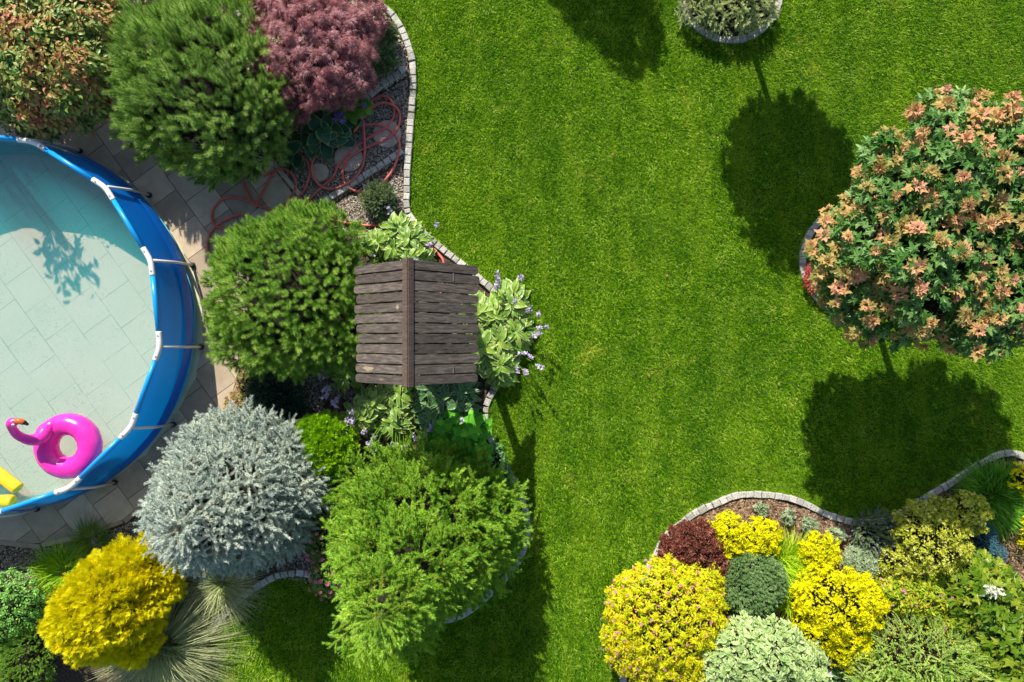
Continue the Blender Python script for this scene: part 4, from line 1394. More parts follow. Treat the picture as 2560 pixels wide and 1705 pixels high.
bush('red_barberry', 'dark wine red barberry against the pale edging', 'barberry', [Lobe(1728, 1358, 0.24, 68, 55, 0.22), Lobe(1775, 1400, 0.2, 42, 40, 0.18), Lobe(1690, 1375, 0.18, 38, 40, 0.16)], [rosette(5, 8, 0.4, 30)], 2800, (0.025, 0.045), DRED, 96, 0.6, 0.7, 0.7, clump=(110, 0.045), corek=0.8)
SPY = leafmat('golden_spirea_leaves', [lin('#7c9c0a', 1.2), lin('#b4c00c', 1.3), lin('#d8d018', 1.2), lin('#d8a82c', 1.2)], None, 0.5, 0.35, 0.25, 6.0, 0.25, (1.1, 1.0, 0.4))
sp_leaf = ovate(0.38, 2, 0.12, 0.2, False)
L10 = [Lobe(1662, 1545, 0.4, 148, 145, 0.38), Lobe(1575, 1500, 0.3, 55, 70, 0.26), Lobe(1680, 1640, 0.32, 130, 90, 0.3), Lobe(1720, 1450, 0.3, 90, 55, 0.26), Lobe(1570, 1600, 0.3, 60, 80, 0.28)]
s1 = bush('golden_spirea', 'big yellow spirea dotted with pink flowers at the lawn edge', 'spirea', L10, [sp_leaf], 22000, (0.032, 0.056), SPY, 97, 0.6, 0.7, 0.8, clump=(480, 0.042), corek=0.88)
PINK = leafmat('spirea_pink', [lin('#b46a8a', 1.2), lin('#cc84a4', 1.2), lin('#d8a08c', 1.1)], None, 0.6, 0.3, tr_tint=(1, 0.8, 0.9))
add_flowers(s1, L10, 330, flo_t, (0.013, 0.026), PINK, 98, lift=0.035, mask=lambda p: np.random.default_rng(5).random(len(p)) < np.clip(1.0 - (p[:, 0] - 1.1) * 0.7, 0.15, 1))
DPINE = leafmat('dwarf_pine_needles', [lin('#4a6634', 1.4), lin('#6c8a54', 1.6), lin('#9cb078', 1.7)], lin('#6a6a48'), 0.55, 0.15, 0.35, 5.0)
dp_t = [needle_shoot(0.04, 70, 0.022, 0.0042, s, 70, 30, 0.003) for s in (111, 112)]
bush('dwarf_pine', 'dense dark blue green dwarf pine cushion amid yellow shrubs', 'pine', [Lobe(1880, 1455, 0.26, 76, 74, 0.25)], dp_t, 1300, (0.8, 1.25), DPINE, 99, 0.9, 0.4, 0.4, shell=(0.85, 1.06), corek=0.92, base=P(1868, 1445))
LG = leafmat('lime_grass', [lin('#7aa80c', 1.2), lin('#a8c81c', 1.25), lin('#d0dc44', 1.2)], None, 0.42, 0.35)
grass_clump('hakone_grass', 'lime yellow arching grass beside the dwarf pine', 'ornamental grass', 1950, 1412, 1300, 0.2, (0.4, 0.56), (0.009, 0.015), (0.35, 0.8), LG, 101, (52, 85), bias=(-30, 0.3))
grass_clump('hakone_grass', 'lower lime grass tuft between dwarf pine and largest barberry', 'ornamental grass', 1975, 1480, 500, 0.1, (0.28, 0.42), (0.007, 0.012), (0.35, 0.9), LG, 102, (35, 75), bias=(-70, 0.4))
CREAM = leafmat('cream_leaves', [lin('#6a9044', 1.2), lin('#8ca85c', 1.3), lin('#b4c48c', 1.3)], lin('#f2f0c8', 1.1), 0.42, 0.3, 0.3, 5.0, 0.4, (1.05, 1.05, 0.8))
cl = ovate(0.5, 4, 0.2, 0.3, True, 0.85, 0.03)
bush('variegated_dogwood', 'pale cream edged dogwood mound at the bottom of the bed', 'dogwood', [Lobe(1890, 1640, 0.5, 128, 92, 0.42), Lobe(1970, 1680, 0.45, 90, 90, 0.36), Lobe(1810, 1690, 0.42, 75, 80, 0.34), Lobe(1880, 1750, 0.5, 130, 90, 0.4)], [cl], 8500, (0.045, 0.08), CREAM, 103, 0.6, 0.7, 0.8, lay=True, clump=(300, 0.06), corek=0.86)
GREY = leafmat('grey_leaves', [lin('#6a7c58', 1.2), lin('#8c9c78', 1.3), lin('#aab49a', 1.25)], None, 0.6, 0.2)
gt = [rosette(9, s, 0.34, 25) for s in (121, 122)]
bush('santolina', 'silver grey dome of santolina below the lavender', 'santolina', [Lobe(2152, 1405, 0.18, 45, 40, 0.18), Lobe(2185, 1425, 0.15, 26, 26, 0.14)], gt, 420, (0.035, 0.055), GREY, 104, 0.8, 0.5, 0.5, corek=0.85)
for i, (px, py, r, lb) in enumerate(((1902, 1272, 16, 'small sprawling grey herb nearest the curve of pale edging'), (1968, 1290, 15, 'thin yellowish grey herb between two tufts on bark'), (2021, 1312, 18, 'compact round silver herb tuft above the small barberry'), (2090, 1335, 17, 'silver herb tuft just right of the small barberry'))):
    o = bush('silver_herb', lb, 'herb', [Lobe(px, py, 0.07, r, r * (1.0 + 0.3 * (i == 1)), 0.1)], gt, 55 + 30 * (i > 1), (0.035, 0.055), GREY, 105 + i, 0.8, 0.5, 0.9, corek=0.5, zmin=0.0, shell=(0.45, 1.25), group='silver herbs on the bark')
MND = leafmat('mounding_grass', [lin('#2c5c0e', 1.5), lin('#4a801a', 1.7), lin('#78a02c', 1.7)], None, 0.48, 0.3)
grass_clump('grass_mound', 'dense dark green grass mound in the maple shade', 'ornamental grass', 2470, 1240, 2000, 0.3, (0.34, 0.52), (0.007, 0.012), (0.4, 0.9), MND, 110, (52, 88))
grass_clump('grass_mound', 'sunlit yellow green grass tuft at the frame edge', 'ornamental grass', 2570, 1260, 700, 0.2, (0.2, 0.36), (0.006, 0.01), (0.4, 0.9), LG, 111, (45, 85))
gold_bush('golden_barberry', 'yellow barberry cut by the frame edge next to dark grass', [Lobe(2570, 1195, 0.25, 42, 40, 0.2), Lobe(2590, 1330, 0.2, 40, 50, 0.18)], 1600, 112)
BF = leafmat('blue_fescue', [lin('#2c5a6a', 1.3), lin('#4a7c8a', 1.3), lin('#7aa0a4', 1.2)], None, 0.6, 0.15, tr_tint=(1, 1, 1))
bush('blue_juniper', 'small steel blue juniper behind the speckled barberry', 'juniper', [Lobe(2445, 1350, 0.15, 32, 45, 0.14), Lobe(2475, 1385, 0.12, 24, 26, 0.12)], small_t, 620, (0.7, 1.2), BF, 113, 0.8, 0.5, 0.5, corek=0.85)
TW2 = leafmat('bare_twigs', [lin('#6a5648', 1.2), lin('#96806c', 1.2), lin('#b09a84', 1.2)], None, 0.7, 0.0)
g = np.random.default_rng(114)
c = P(2540, 1415)
rt = thing('twiggy_shrub', 'thin brown twiggy shrub with sparse dull leaves', 'shrub', c)
mb, ml = MB(), MB()
for i in range(95):
    a = g.uniform(0, 6.283)
    L = g.uniform(0.25, 0.5)
    e = math.radians(g.uniform(15, 70))
    d = np.array([math.cos(a) * math.cos(e), math.sin(a) * math.cos(e), math.sin(e)])
    b = c + [0.12 * math.cos(a), 0.16 * math.sin(a), 0.02]
    V, T = tube([b, b + d * L * 0.5 + g.normal(0, 0.02, 3), b + d * L], [0.005, 0.004, 0.002], 4)
    mb.add(V, T, g.random())
    m = 9
    pos = b + d * L * g.uniform(0.3, 1, (m, 1)) + g.normal(0, 0.03, (m, 3))
    ml.inst(sp_leaf, pos, frames(norm(g.normal(0, 0.6, (m, 3)) + [0, 0, 1]), g), g.uniform(0.03, 0.055, m), g.random(m))
mb.build('twigs', TW2, rt)
ml.build('leaves', leafmat('dull_leaves', [lin('#5a5a30', 1.2), lin('#7a7048', 1.2), lin('#8a6a5a', 1.2)], None, 0.5, 0.25), rt)
OAK = leafmat('oakleaf_leaves', [lin('#40640e', 1.0), lin('#668816', 1.05), lin('#a4a830', 1.1)], None, 0.42, 0.22, 0.35, 4.0, 0.4)
ok = bush('oakleaf_hydrangea', 'oakleaf hydrangea with large lobed leaves and one white panicle', 'hydrangea', [Lobe(2440, 1480, 0.5, 80, 85, 0.42), Lobe(2510, 1570, 0.5, 90, 110, 0.42), Lobe(2540, 1680, 0.5, 90, 80, 0.4), Lobe(2470, 1650, 0.4, 60, 70, 0.34)], [palmate(5, 0.6, 0.15, s) for s in (21, 22)], 1700, (0.12, 0.2), OAK, 115, 0.5, 0.9, 0.6, lay=True, shell=(0.75, 1.05), corek=0.8)
WHITE = leafmat('white_petals', [lin('#d8d4b8', 1.0), lin('#f0eedc', 1.0), lin('#ffffff', 0.9)], None, 0.6, 0.3, tr_tint=(1, 1, 0.9))
g = np.random.default_rng(116)
c = P(2483, 1476, 0.95)
pp = c + g.normal(0, 1, (70, 3)) * [0.05, 0.035, 0.03]
MB().inst(rosette(5, 9, 0.7, 15), pp, frames(norm(g.normal(0, 0.5, (70, 3)) + [0, 0, 1]), g), g.uniform(0.018, 0.03, 70), g.random(70)).build('blossoms', WHITE, ok)
L11 = [Lobe(2290, 1478, 0.34, 95, 55, 0.28), Lobe(2360, 1530, 0.3, 62, 55, 0.26), Lobe(2230, 1462, 0.28, 45, 40, 0.22), Lobe(2420, 1590, 0.2, 40, 70, 0.18)]
s2 = bush('green_spirea', 'low green spirea with few pink flowers behind the feathery mound', 'spirea', L11, [sp_leaf], 6500, (0.045, 0.07), leafmat('green_spirea_leaves', [lin('#4a7410', 1.2), lin('#84a01c', 1.3), lin('#b8b82c', 1.2), lin('#b4783c', 1.1)], None, 0.5, 0.3), 117, 0.6, 0.7, 0.8, clump=(170, 0.05), corek=0.85)
add_flowers(s2, L11, 40, flo_t, (0.015, 0.028), PINK, 118, lift=0.04)
FEA = leafmat('feathery_needles', [lin('#7a9c44', 1.8), lin('#a0bc64', 1.9), lin('#c4d08c', 1.9)], lin('#b8986c', 1.3), 0.55, 0.3, 0.3, 4.0)
fe_t = [needle_shoot(0.30, 170, 0.022, 0.0042, s, 52, 25, 0.003) for s in (131, 132, 133)]
L12 = [Lobe(2290, 1635, 0.38, 130, 85, 0.34), Lobe(2220, 1690, 0.35, 75, 70, 0.28), Lobe(2370, 1680, 0.35, 80, 80, 0.3), Lobe(2290, 1730, 0.4, 140, 80, 0.32)]
fm = bush('feathery_larch', 'feathery pale green mound with fine tan stems', 'conifer', L12, fe_t, 1900, (0.6, 1.1), FEA, 119, 0.55, 0.15, 0.5, lean=(-0.35, 0.35, 0.15), shell=(0.8, 1.0), corek=0.8)
g = np.random.default_rng(120)
p, nr = surface(L12, 2600, g, 0.0, None, (0.8, 1.0))
MB().inst(tiny_leaf, p, frames(norm(nr + [0, 0, 0.5] + g.normal(0, 0.5, p.shape)), g), g.uniform(0.016, 0.028, len(p)), g.random(len(p))).build('leaves', leafmat('larch_small', [lin('#7a9414', 1.7), lin('#acb428', 1.7), lin('#c8c450', 1.6)], None, 0.5, 0.3), fm)

# white and yellow blossoms of a plant at the top frame edge
bush('flowering_phlox', 'white and yellow flowers behind the upper pine at the frame edge', 'phlox', [Lobe(430, -20, 0.5, 90, 40, 0.2), Lobe(350, -5, 0.4, 40, 30, 0.2)], [rosette(7, 6, 0.6, 10)], 420, (0.04, 0.06), leafmat('phlox_petals', [lin('#5a7a20', 1.1), lin('#c8b860', 1.1), lin('#e8e4dc', 1.0), lin('#d8c0dc', 1.0)], None, 0.6, 0.3), 121, 0.5, 0.8, 0.5, corek=0.7)

# ------------------------------------------------------------------ stepping stones
STEP = simple('step_stone', (0.40, 0.31, 0.25, 1), (0.52, 0.41, 0.33, 1), 14, 0.9, 0.5, 70)
for px, py, r, lb in ((969, 337, 35, 'round stepping stone closest to the lawn edging with hose across'), (873, 396, 36, 'round stepping stone in the middle below the blue green hosta'), (800, 433, 24, 'smallest round stepping stone within a hose loop near the pine')):
    a = np.arange(28) * 2 * math.pi / 28
    R0 = M(r)
    V = []
    for rr, z in ((1.0, 0.0), (1.0, 0.03), (0.94, 0.036), (0.0, 0.037)):
        V.append(np.stack([R0 * rr * np.cos(a), R0 * rr * np.sin(a) * 0.97, np.full(28, z)], 1))
    V = np.concatenate(V)
    T = []
    for i in range(3):
        for j in range(28):
            j2 = (j + 1) % 28
            T += [[i * 28 + j, i * 28 + j2, i * 28 + 28 + j2], [i * 28 + j, i * 28 + 28 + j2, i * 28 + 28 + j]]
    o = MB().add(V, T).build('stepping_stone', STEP)
    o.location = tuple(P(px, py, 0)[:2]) + (0.008,)
    tag(o, lb, 'stepping stone', 'round stepping stones in the gravel')

# ------------------------------------------------------------------ garden hose
HOSE = simple('red_rubber', (0.62, 0.12, 0.095, 1), (0.72, 0.17, 0.13, 1), 30, 0.4, spec=0.5)
strands = [
    [(893, 320), (902, 304), (915, 268), (940, 243), (961, 240), (980, 255), (986, 280), (978, 302), (961, 321), (926, 342), (904, 356), (872, 383), (845, 416), (833, 441), (806, 465), (765, 506), (730, 545)],
    [(903, 302), (920, 274), (940, 262), (961, 257), (989, 268), (999, 288), (997, 312), (986, 331), (961, 350), (926, 364), (899, 378), (872, 397), (857, 427), (860, 454), (879, 473), (907, 480), (936, 468), (966, 446), (988, 413), (999, 367), (991, 342), (972, 323), (945, 312), (918, 311), (897, 316)],
    [(908, 300), (909, 320), (912, 353), (911, 394), (902, 424), (887, 446), (860, 464), (828, 473), (801, 465), (784, 441), (780, 413), (786, 395), (800, 370)],
    [(690, 380), (730, 378), (752, 389), (768, 405), (775, 427), (771, 449), (757, 479), (733, 503), (705, 530)],
    [(660, 440), (695, 424), (711, 422), (730, 435), (740, 457), (735, 476), (722, 498), (690, 540)],
    [(685, 430), (665, 465), (648, 498), (640, 520)],
    [(608, 455), (613, 473), (619, 487), (632, 506), (654, 517), (687, 525), (730, 530)],
    [(660, 520), (621, 503), (600, 496), (575, 494), (553, 500), (534, 520), (529, 539), (534, 558), (551, 570), (575, 572)],
    [(610, 535), (591, 539), (561, 552), (540, 566), (523, 587), (518, 612), (523, 631), (540, 646), (580, 652)],
    [(810, 545), (855, 555), (915, 563), (977, 564), (1023, 568), (1059, 593), (1078, 615), (1097, 636), (1108, 653), (1110, 690), (1100, 740)],
]
hr = thing('garden_hose', 'tangled red garden hose looping over gravel and slabs', 'hose', P(930, 360))
mb = MB()
for i, s in enumerate(strands):
    pts = PP(s, 0.05)
    zz = 0.043 + 0.012 * np.sin(np.arange(len(s)) * 1.7 + i * 2.1) + 0.006 * (i % 3)
    pts[:, 2] = zz
    V, T = tube(smooth_path(pts, 6), 0.0165, 8)
    mb.add(V, T)
mb.build('hose', HOSE, hr, True)
a, b = P(905, 303, 0.07), P(884, 330, 0.06)
V, T = tube([a, a * 0.55 + b * 0.45], [0.022, 0.022], 10)
MB().add(V, T).build('collar', simple('green_plastic', (0.02, 0.22, 0.14, 1)), hr)
V, T = tube([a * 0.55 + b * 0.45, a * 0.2 + b * 0.8, b], [0.019, 0.017, 0.013], 10)
MB().add(V, T).build('nozzle', simple('orange_plastic', (0.62, 0.22, 0.03, 1), rough=0.4), hr)

# ------------------------------------------------------------------ wishing well with gabled plank roof
def wood_mat(name, c1, c2, c3):
    m, n, out = new_mat(name)
    ge = n.nodes.new('ShaderNodeNewGeometry')
    mp = n.nodes.new('ShaderNodeMapping')
    mp.inputs['Scale'].default_value = (2.2, 34.0, 6.0)
    n.links.new(ge.outputs['Position'], mp.inputs[0])
    rn = n.nodes.new('ShaderNodeCombineXYZ')
    n.links.new(math_node(n, 'MULTIPLY', attr(n, 'rnd'), 30.0), rn.inputs[0])
    n.links.new(rn.outputs[0], mp.inputs['Location'])
    nz = n.nodes.new('ShaderNodeTexNoise')
    nz.inputs['Scale'].default_value = 1.6
    nz.inputs['Detail'].default_value = 6.0
    nz.inputs['Roughness'].default_value = 0.65
    nz.inputs['Distortion'].default_value = 0.6
    n.links.new(mp.outputs[0], nz.inputs['Vector'])
    r = ramp_node(n, [(0.3, c1), (0.52, c2), (0.75, c3)])
    n.links.new(nz.outputs['Fac'], r.inputs[0])
    h = n.nodes.new('ShaderNodeHueSaturation')
    n.links.new(math_node(n, 'ADD', math_node(n, 'MULTIPLY', attr(n, 'rnd'), 0.5), 0.75), h.inputs['Value'])
    n.links.new(r.outputs[0], h.inputs['Color'])
    b = n.nodes.new('ShaderNodeBsdfPrincipled')
    b.inputs['Roughness'].default_value = 0.75
    b.inputs['Specular IOR Level'].default_value = 0.3
    wear = mixc(n, h.outputs[0], (0.42, 0.33, 0.2, 1), attr(n, 'tip'))
    n.links.new(wear, b.inputs['Base Color'])
    bp = n.nodes.new('ShaderNodeBump')
    bp.inputs['Strength'].default_value = 0.5
    bp.inputs['Distance'].default_value = 0.006
    n.links.new(nz.outputs['Fac'], bp.inputs['Height'])
    n.links.new(bp.outputs[0], b.inputs['Normal'])
    n.links.new(b.outputs[0], out.inputs[0])
    return m


WOOD = wood_mat('weathered_wood', (0.040, 0.031, 0.026, 1), (0.12, 0.096, 0.08, 1), (0.23, 0.19, 0.165, 1))
WOODR = wood_mat('ridge_wood', (0.06, 0.04, 0.032, 1), (0.105, 0.072, 0.055, 1), (0.15, 0.11, 0.085, 1))
RX, RZ = -0.972, 2.18           # ridge
EZ = 1.60
Y0, Y1 = -0.425, 0.772
wl = thing('well_house', 'wooden wishing well under a weathered brown gabled plank roof', 'well', (RX, 0.17, 0))
gw = np.random.default_rng(200)


def plank(o, along, across, up, L, wid, th, r, wav, g):
    """board from the ridge to a rounded eave end"""
    n = 9
    top, edges = [], []
    xs = np.concatenate([np.linspace(0, L - r, n), L - r + r * np.sin(np.radians([30, 55, 75, 90]))])
    hw = np.concatenate([np.full(n, 1.0), 1 - (r / (wid / 2)) * (1 - np.cos(np.radians([30, 55, 75, 88])))])
    ph = g.uniform(0, 6)
    wv1 = wav * np.sin(xs * 7 + ph) * xs / L
    wv2 = wav * np.sin(xs * 6 + ph * 1.7) * xs / L
    V = []
    for sgn_t in (0, 1):
        for i in range(len(xs)):
            for sg, wv in ((-1, wv1), (1, wv2)):
                inset = 0.004 if sgn_t else 0.0
                V.append(o + along * xs[i] + across * (sg * (hw[i] * wid / 2 - inset) + wv[i]) + up * (th * sgn_t + 0.003 * math.sin(xs[i] * 5 + ph) * (xs[i] / L)))
    m = len(xs)
    T = []
    for i in range(m - 1):
        a = 2 * i
        T += [[a, a + 2, a + 3], [a, a + 3, a + 1]]
        b = 2 * m + a
        T += [[b, b + 1, b + 3], [b, b + 3, b + 2]]
        T += [[a, 2 * m + a, 2 * m + a + 2], [a, 2 * m + a + 2, a + 2]]
        T += [[a + 1, a + 3, 2 * m + a + 3], [a + 1, 2 * m + a + 3, 2 * m + a + 1]]
    e = 2 * (m - 1)
    T += [[e, e + 1, 2 * m + e + 1], [e, 2 * m + e + 1, 2 * m + e]]
    T += [[0, 2 * m + 1, 1], [0, 2 * m, 2 * m + 1]]
    return np.array(V), np.array(T)


for sgn in (-1, 1):
    hw_ = 0.6
    al = norm(np.array([sgn * hw_, 0, EZ - RZ]))
    up = np.array([sgn * (RZ - EZ), 0, hw_])
    up = norm(up)
    mb = MB()
    pitch = (Y1 - Y0) / 12
    for i in range(12):
        yc = Y0 + pitch * (i + 0.5)
        L = math.hypot(hw_, RZ - EZ) + gw.normal(0, 0.012) * (2 if sgn < 0 else 1)
        o = np.array([RX + sgn * 0.012, yc, RZ - 0.01])
        V, T = plank(o, al, np.array([0, 1.0, 0]), up, L, pitch - 0.007 - (abs(gw.normal(0, 0.003)) if sgn < 0 else 0), 0.024, 0.035, 0.004 if sgn < 0 else 0.0015, gw)
        mb.add(V, T, gw.random())
        if sgn < 0 and i in (1, 0, 4):      # bare patches where the stain has flaked off
            ctr = o + al * (L * (0.72 if i == 1 else 0.45)) + up * 0.0262
            k = 18
            aa = np.arange(k) * 2 * math.pi / k
            rad = (0.085 if i == 1 else 0.05) * (1 + 0.25 * gw.normal(size=k))
            el = ctr + np.outer(np.cos(aa) * rad, al) + np.outer(np.sin(aa) * (0.022 if i == 1 else 0.01) * (1 + 0.2 * gw.normal(size=k)), [0, 1, 0])
            mb.add(np.concatenate([[ctr], el]), [[0, 1 + j, 1 + (j + 1) % k] for j in range(k)], 0.8, 0.75 if i == 1 else 0.3)
        if sgn < 0 and i == 7:
            ctr = o + al * (L * 0.14) + up * 0.0265
            k = 14
            aa = np.arange(k) * 2 * math.pi / k
            for rr, tp, zz in ((0.028, 0.25, 0), (0.016, 0.9, 0.0012)):
                el = ctr + up * zz + np.outer(np.cos(aa) * rr * 1.2, al) + np.outer(np.sin(aa) * rr, [0, 1, 0])
                mb.add(np.concatenate([[ctr + up * zz], el]), [[0, 1 + j, 1 + (j + 1) % k] for j in range(k)], 0.8, tp)
    mb.build('roof_slope', WOOD, wl)
V, T = box_geo((RX - 0.028, (Y0 + Y1) / 2, RZ + 0.022), (0.034, (Y1 - Y0) / 2 + 0.008, 0.011), norm(np.array([0.72, 0, 0.70])), (0, 1, 0), norm(np.array([-0.70, 0, 0.72])), 0.003)
mb = MB().add(V, T, 0.8)
V, T = box_geo((RX + 0.020, (Y0 + Y1) / 2, RZ + 0.018), (0.030, (Y1 - Y0) / 2 + 0.008, 0.011), norm(np.array([0.72, 0, -0.70])), (0, 1, 0), norm(np.array([0.70, 0, 0.72])), 0.003)
mb.add(V, T, 0.3)
mb.build('ridge_board', WOODR, wl)
for yy in (Y0 + 0.14, Y1 - 0.14):
    for sgn in (-1, 1):
        V, T = box_geo((RX + sgn * 0.36, yy, 0.92), (0.04, 0.04, 0.92), bev=0.004)
        MB().add(V, T, gw.random()).build('post', WOOD, wl)
    for sgn in (-1, 1):
        c = np.array([RX + sgn * 0.29, yy + 0.055, 1.86])
        al = norm(np.array([sgn * 0.6, 0, EZ - RZ]))
        V, T = box_geo(c, (0.36, 0.02, 0.03), al, (0, 1, 0), np.cross(al, (0, 1, 0)))
        MB().add(V, T, 0.4).build('rafter', WOOD, wl)
mb = MB()
for k in range(8):
    for lv in range(3):
        a = k * math.pi / 4
        V, T = box_geo((RX + 0.31 * math.cos(a), 0.17 + 0.31 * math.sin(a), 0.14 + 0.24 * lv), (0.13, 0.03, 0.115), (-math.sin(a), math.cos(a), 0), (math.cos(a), math.sin(a), 0), (0, 0, 1), 0.006)
        mb.add(V, T, gw.random())
mb.build('well_wall', WOOD, wl)
V, T = tube([(RX, Y0 + 0.15, 1.15), (RX, Y1 - 0.15, 1.15)], 0.05, 12)
MB().add(V, T, 0.5).build('windlass', WOOD, wl, True)

# ------------------------------------------------------------------ frame pool
PC = np.array([-6.2, 0.2])
PR = 2.205
RIMZ = 0.82
NP = 14
pool = thing('frame_pool', 'large round blue frame pool with white joints on grey slabs', 'swimming pool', (PC[0], PC[1], 0.03))
ANG = [math.radians(-6.8 - 360 / NP * k) for k in range(NP)]


def pdir(a):
    return np.array([math.cos(a), math.sin(a)])


SUB = 8
ring_ang = []
for k in range(NP):
    for s in range(SUB):
        ring_ang.append((k, s / SUB))


def ring(radius_poly, mix, z, bulge=0.0, seed=0):
    """one ring of points: polygon outline blended towards a circle"""
    out = []
    g = np.random.default_rng(seed)
    for k, t in ring_ang:
        a0, a1 = ANG[k], ANG[k] - 2 * math.pi / NP
        pp = pdir(a0) * (1 - t) + pdir(a1) * t
        am = a0 - t * 2 * math.pi / NP
        p = pp * (1 - mix) + pdir(am) * mix
        p = p * radius_poly + pdir(am) * bulge * math.sin(math.pi * t)
        out.append([PC[0] + p[0], PC[1] + p[1], z])
    return np.array(out)


def loft(rings, flip=False):
    n = len(rings[0])
    V = np.concatenate(rings)
    T = []
    for i in range(len(rings) - 1):
        for j in range(n):
            j2 = (j + 1) % n
            a, b, c, d = i * n + j, i * n + j2, (i + 1) * n + j2, (i + 1) * n + j
            T += [[a, b, c], [a, c, d]] if not flip else [[a, c, b], [a, d, c]]
    return V, np.array(T)


def vinyl(name, c1, c2, rough=0.35, bump=0.12, transl=0.0, tcol=None):
    m, n, out = new_mat(name)
    r = ramp_node(n, [(0.3, c1), (0.7, c2)])
    n.links.new(noise(n, 2.2, 4.0), r.inputs[0])
    b = n.nodes.new('ShaderNodeBsdfPrincipled')
    n.links.new(r.outputs[0], b.inputs['Base Color'])
    b.inputs['Roughness'].default_value = rough
    b.inputs['Specular IOR Level'].default_value = 0.4
    bp = n.nodes.new('ShaderNodeBump')
    bp.inputs['Strength'].default_value = bump
    bp.inputs['Distance'].default_value = 0.05
    n.links.new(noise(n, 5.0, 3.0), bp.inputs['Height'])
    n.links.new(bp.outputs[0], b.inputs['Normal'])
    if transl > 0:
        t = n.nodes.new('ShaderNodeBsdfTranslucent')
        t.inputs[0].default_value = tcol
        mx = n.nodes.new('ShaderNodeMixShader')
        mx.inputs[0].default_value = transl
        n.links.new(b.outputs[0], mx.inputs[1])
        n.links.new(t.outputs[0], mx.inputs[2])
        n.links.new(mx.outputs[0], out.inputs[0])
    else:
        n.links.new(b.outputs[0], out.inputs[0])
    return m


BLUEV = vinyl('blue_vinyl', (0.004, 0.17, 0.66, 1), (0.005, 0.20, 0.72, 1), transl=0.5, tcol=(0.01, 0.32, 0.85, 1))
BLUET = vinyl('blue_sleeve', (0.006, 0.30, 0.78, 1), (0.008, 0.34, 0.82, 1), 0.3, 0.05)
BLUED = vinyl('blue_strap', (0.003, 0.15, 0.55, 1), (0.004, 0.17, 0.60, 1), transl=0.3, tcol=(0.01, 0.2, 0.8, 1))
PIPE = simple('pale_piping', (0.10, 0.42, 0.62, 1), (0.16, 0.50, 0.68, 1), 8, 0.45)
V, T = loft([ring(PR, 0.0, RIMZ), ring(PR + 0.012, 0.1, 0.62, 0.01), ring(PR + 0.03, 0.35, 0.40, 0.03), ring(PR + 0.035, 0.6, 0.22, 0.03), ring(PR + 0.03, 0.8, 0.09, 0.02), ring(PR + 0.015, 0.85, 0.032, 0.01)], True)
MB().add(V, T).build('wall', BLUEV, pool, True)
V, T = tube(ring(PR + 0.036, 0.8, 0.10, 0.022), 0.009, 6, True)
MB().add(V, T).build('piping', PIPE, pool, True)
V, T = loft([ring(PR + 0.062, 0.35, 0.36, 0.02), ring(PR + 0.078, 0.45, 0.29, 0.02), ring(PR + 0.082, 0.5, 0.20, 0.02)], True)
MB().add(V, T).build('strap', BLUED, pool, True)


def pool_floor_mat():
    m, n, out = new_mat('pool_liner')
    ge = n.nodes.new('ShaderNodeNewGeometry')
    mp = n.nodes.new('ShaderNodeMapping')
    mp.inputs['Rotation'].default_value = (0, 0, math.radians(54))
    n.links.new(ge.outputs['Position'], mp.inputs[0])
    br = n.nodes.new('ShaderNodeTexBrick')
    br.offset = 0.5
    br.inputs['Scale'].default_value = 1.0
    br.inputs['Brick Width'].default_value = 0.43
    br.inputs['Row Height'].default_value = 0.43
    br.inputs['Mortar Size'].default_value = 0.004
    br.inputs['Mortar Smooth'].default_value = 0.3
    br.inputs['Color1'].default_value = (0, 0, 0, 1)
    br.inputs['Color2'].default_value = (0, 0, 0, 1)
    br.inputs['Mortar'].default_value = (1, 1, 1, 1)
    n.links.new(mp.outputs[0], br.inputs['Vector'])
    line = math_node(n, 'MULTIPLY', br.outputs['Fac'], math_node(n, 'MULTIPLY', math_node(n, 'SUBTRACT', noise(n, 3.0, 4.0), 0.28, True), 2.2, True))
    specks = math_node(n, 'MULTIPLY', math_node(n, 'SUBTRACT', noise(n, 38.0, 4.0, 0.7), 0.55, True), math_node(n, 'MULTIPLY', math_node(n, 'SUBTRACT', noise(n, 1.6, 2.0), 0.33, True), 11.0), True)
    base = ramp_node(n, [(0.3, (0.76, 0.90, 0.80, 1)), (0.7, (0.82, 0.94, 0.86, 1))])
    n.links.new(noise(n, 2.0, 4.0), base.inputs[0])
    c = mixc(n, base.outputs[0], (0.12, 0.16, 0.08, 1), math_node(n, 'MULTIPLY', line, 0.9))
    c = mixc(n, c, (0.16, 0.20, 0.08, 1), specks)
    b = n.nodes.new('ShaderNodeBsdfPrincipled')
    n.links.new(c, b.inputs['Base Color'])
    b.inputs['Roughness'].default_value = 0.6
    n.links.new(b.outputs[0], out.inputs[0])
    return m


LINER = pool_floor_mat()
inner = [ring(PR - 0.012, 0.0, RIMZ - 0.01), ring(PR - 0.005, 0.2, 0.45, 0.02), ring(PR - 0.0, 0.6, 0.10, 0.02), ring(PR - 0.06, 0.7, 0.042, 0.02)]
V, T = loft(inner, False)
LW = vinyl('liner_wall', (0.22, 0.74, 0.74, 1), (0.28, 0.80, 0.80, 1), 0.4, transl=0.45, tcol=(0.15, 0.9, 0.85, 1))
MB().add(V, T).build('inner_wall', LW, pool, True)
fl = inner[-1]
V = np.concatenate([[[PC[0], PC[1], 0.042]], fl])
T = [[0, 1 + j, 1 + (j + 1) % len(fl)] for j in range(len(fl))]
a_ = V[1:3, :2] - V[0, :2]
if a_[0, 0] * a_[1, 1] - a_[0, 1] * a_[1, 0] < 0:
    T = [[a, c, b] for a, b, c in T]
MB().add(V, T).build('floor_liner', LINER, pool)
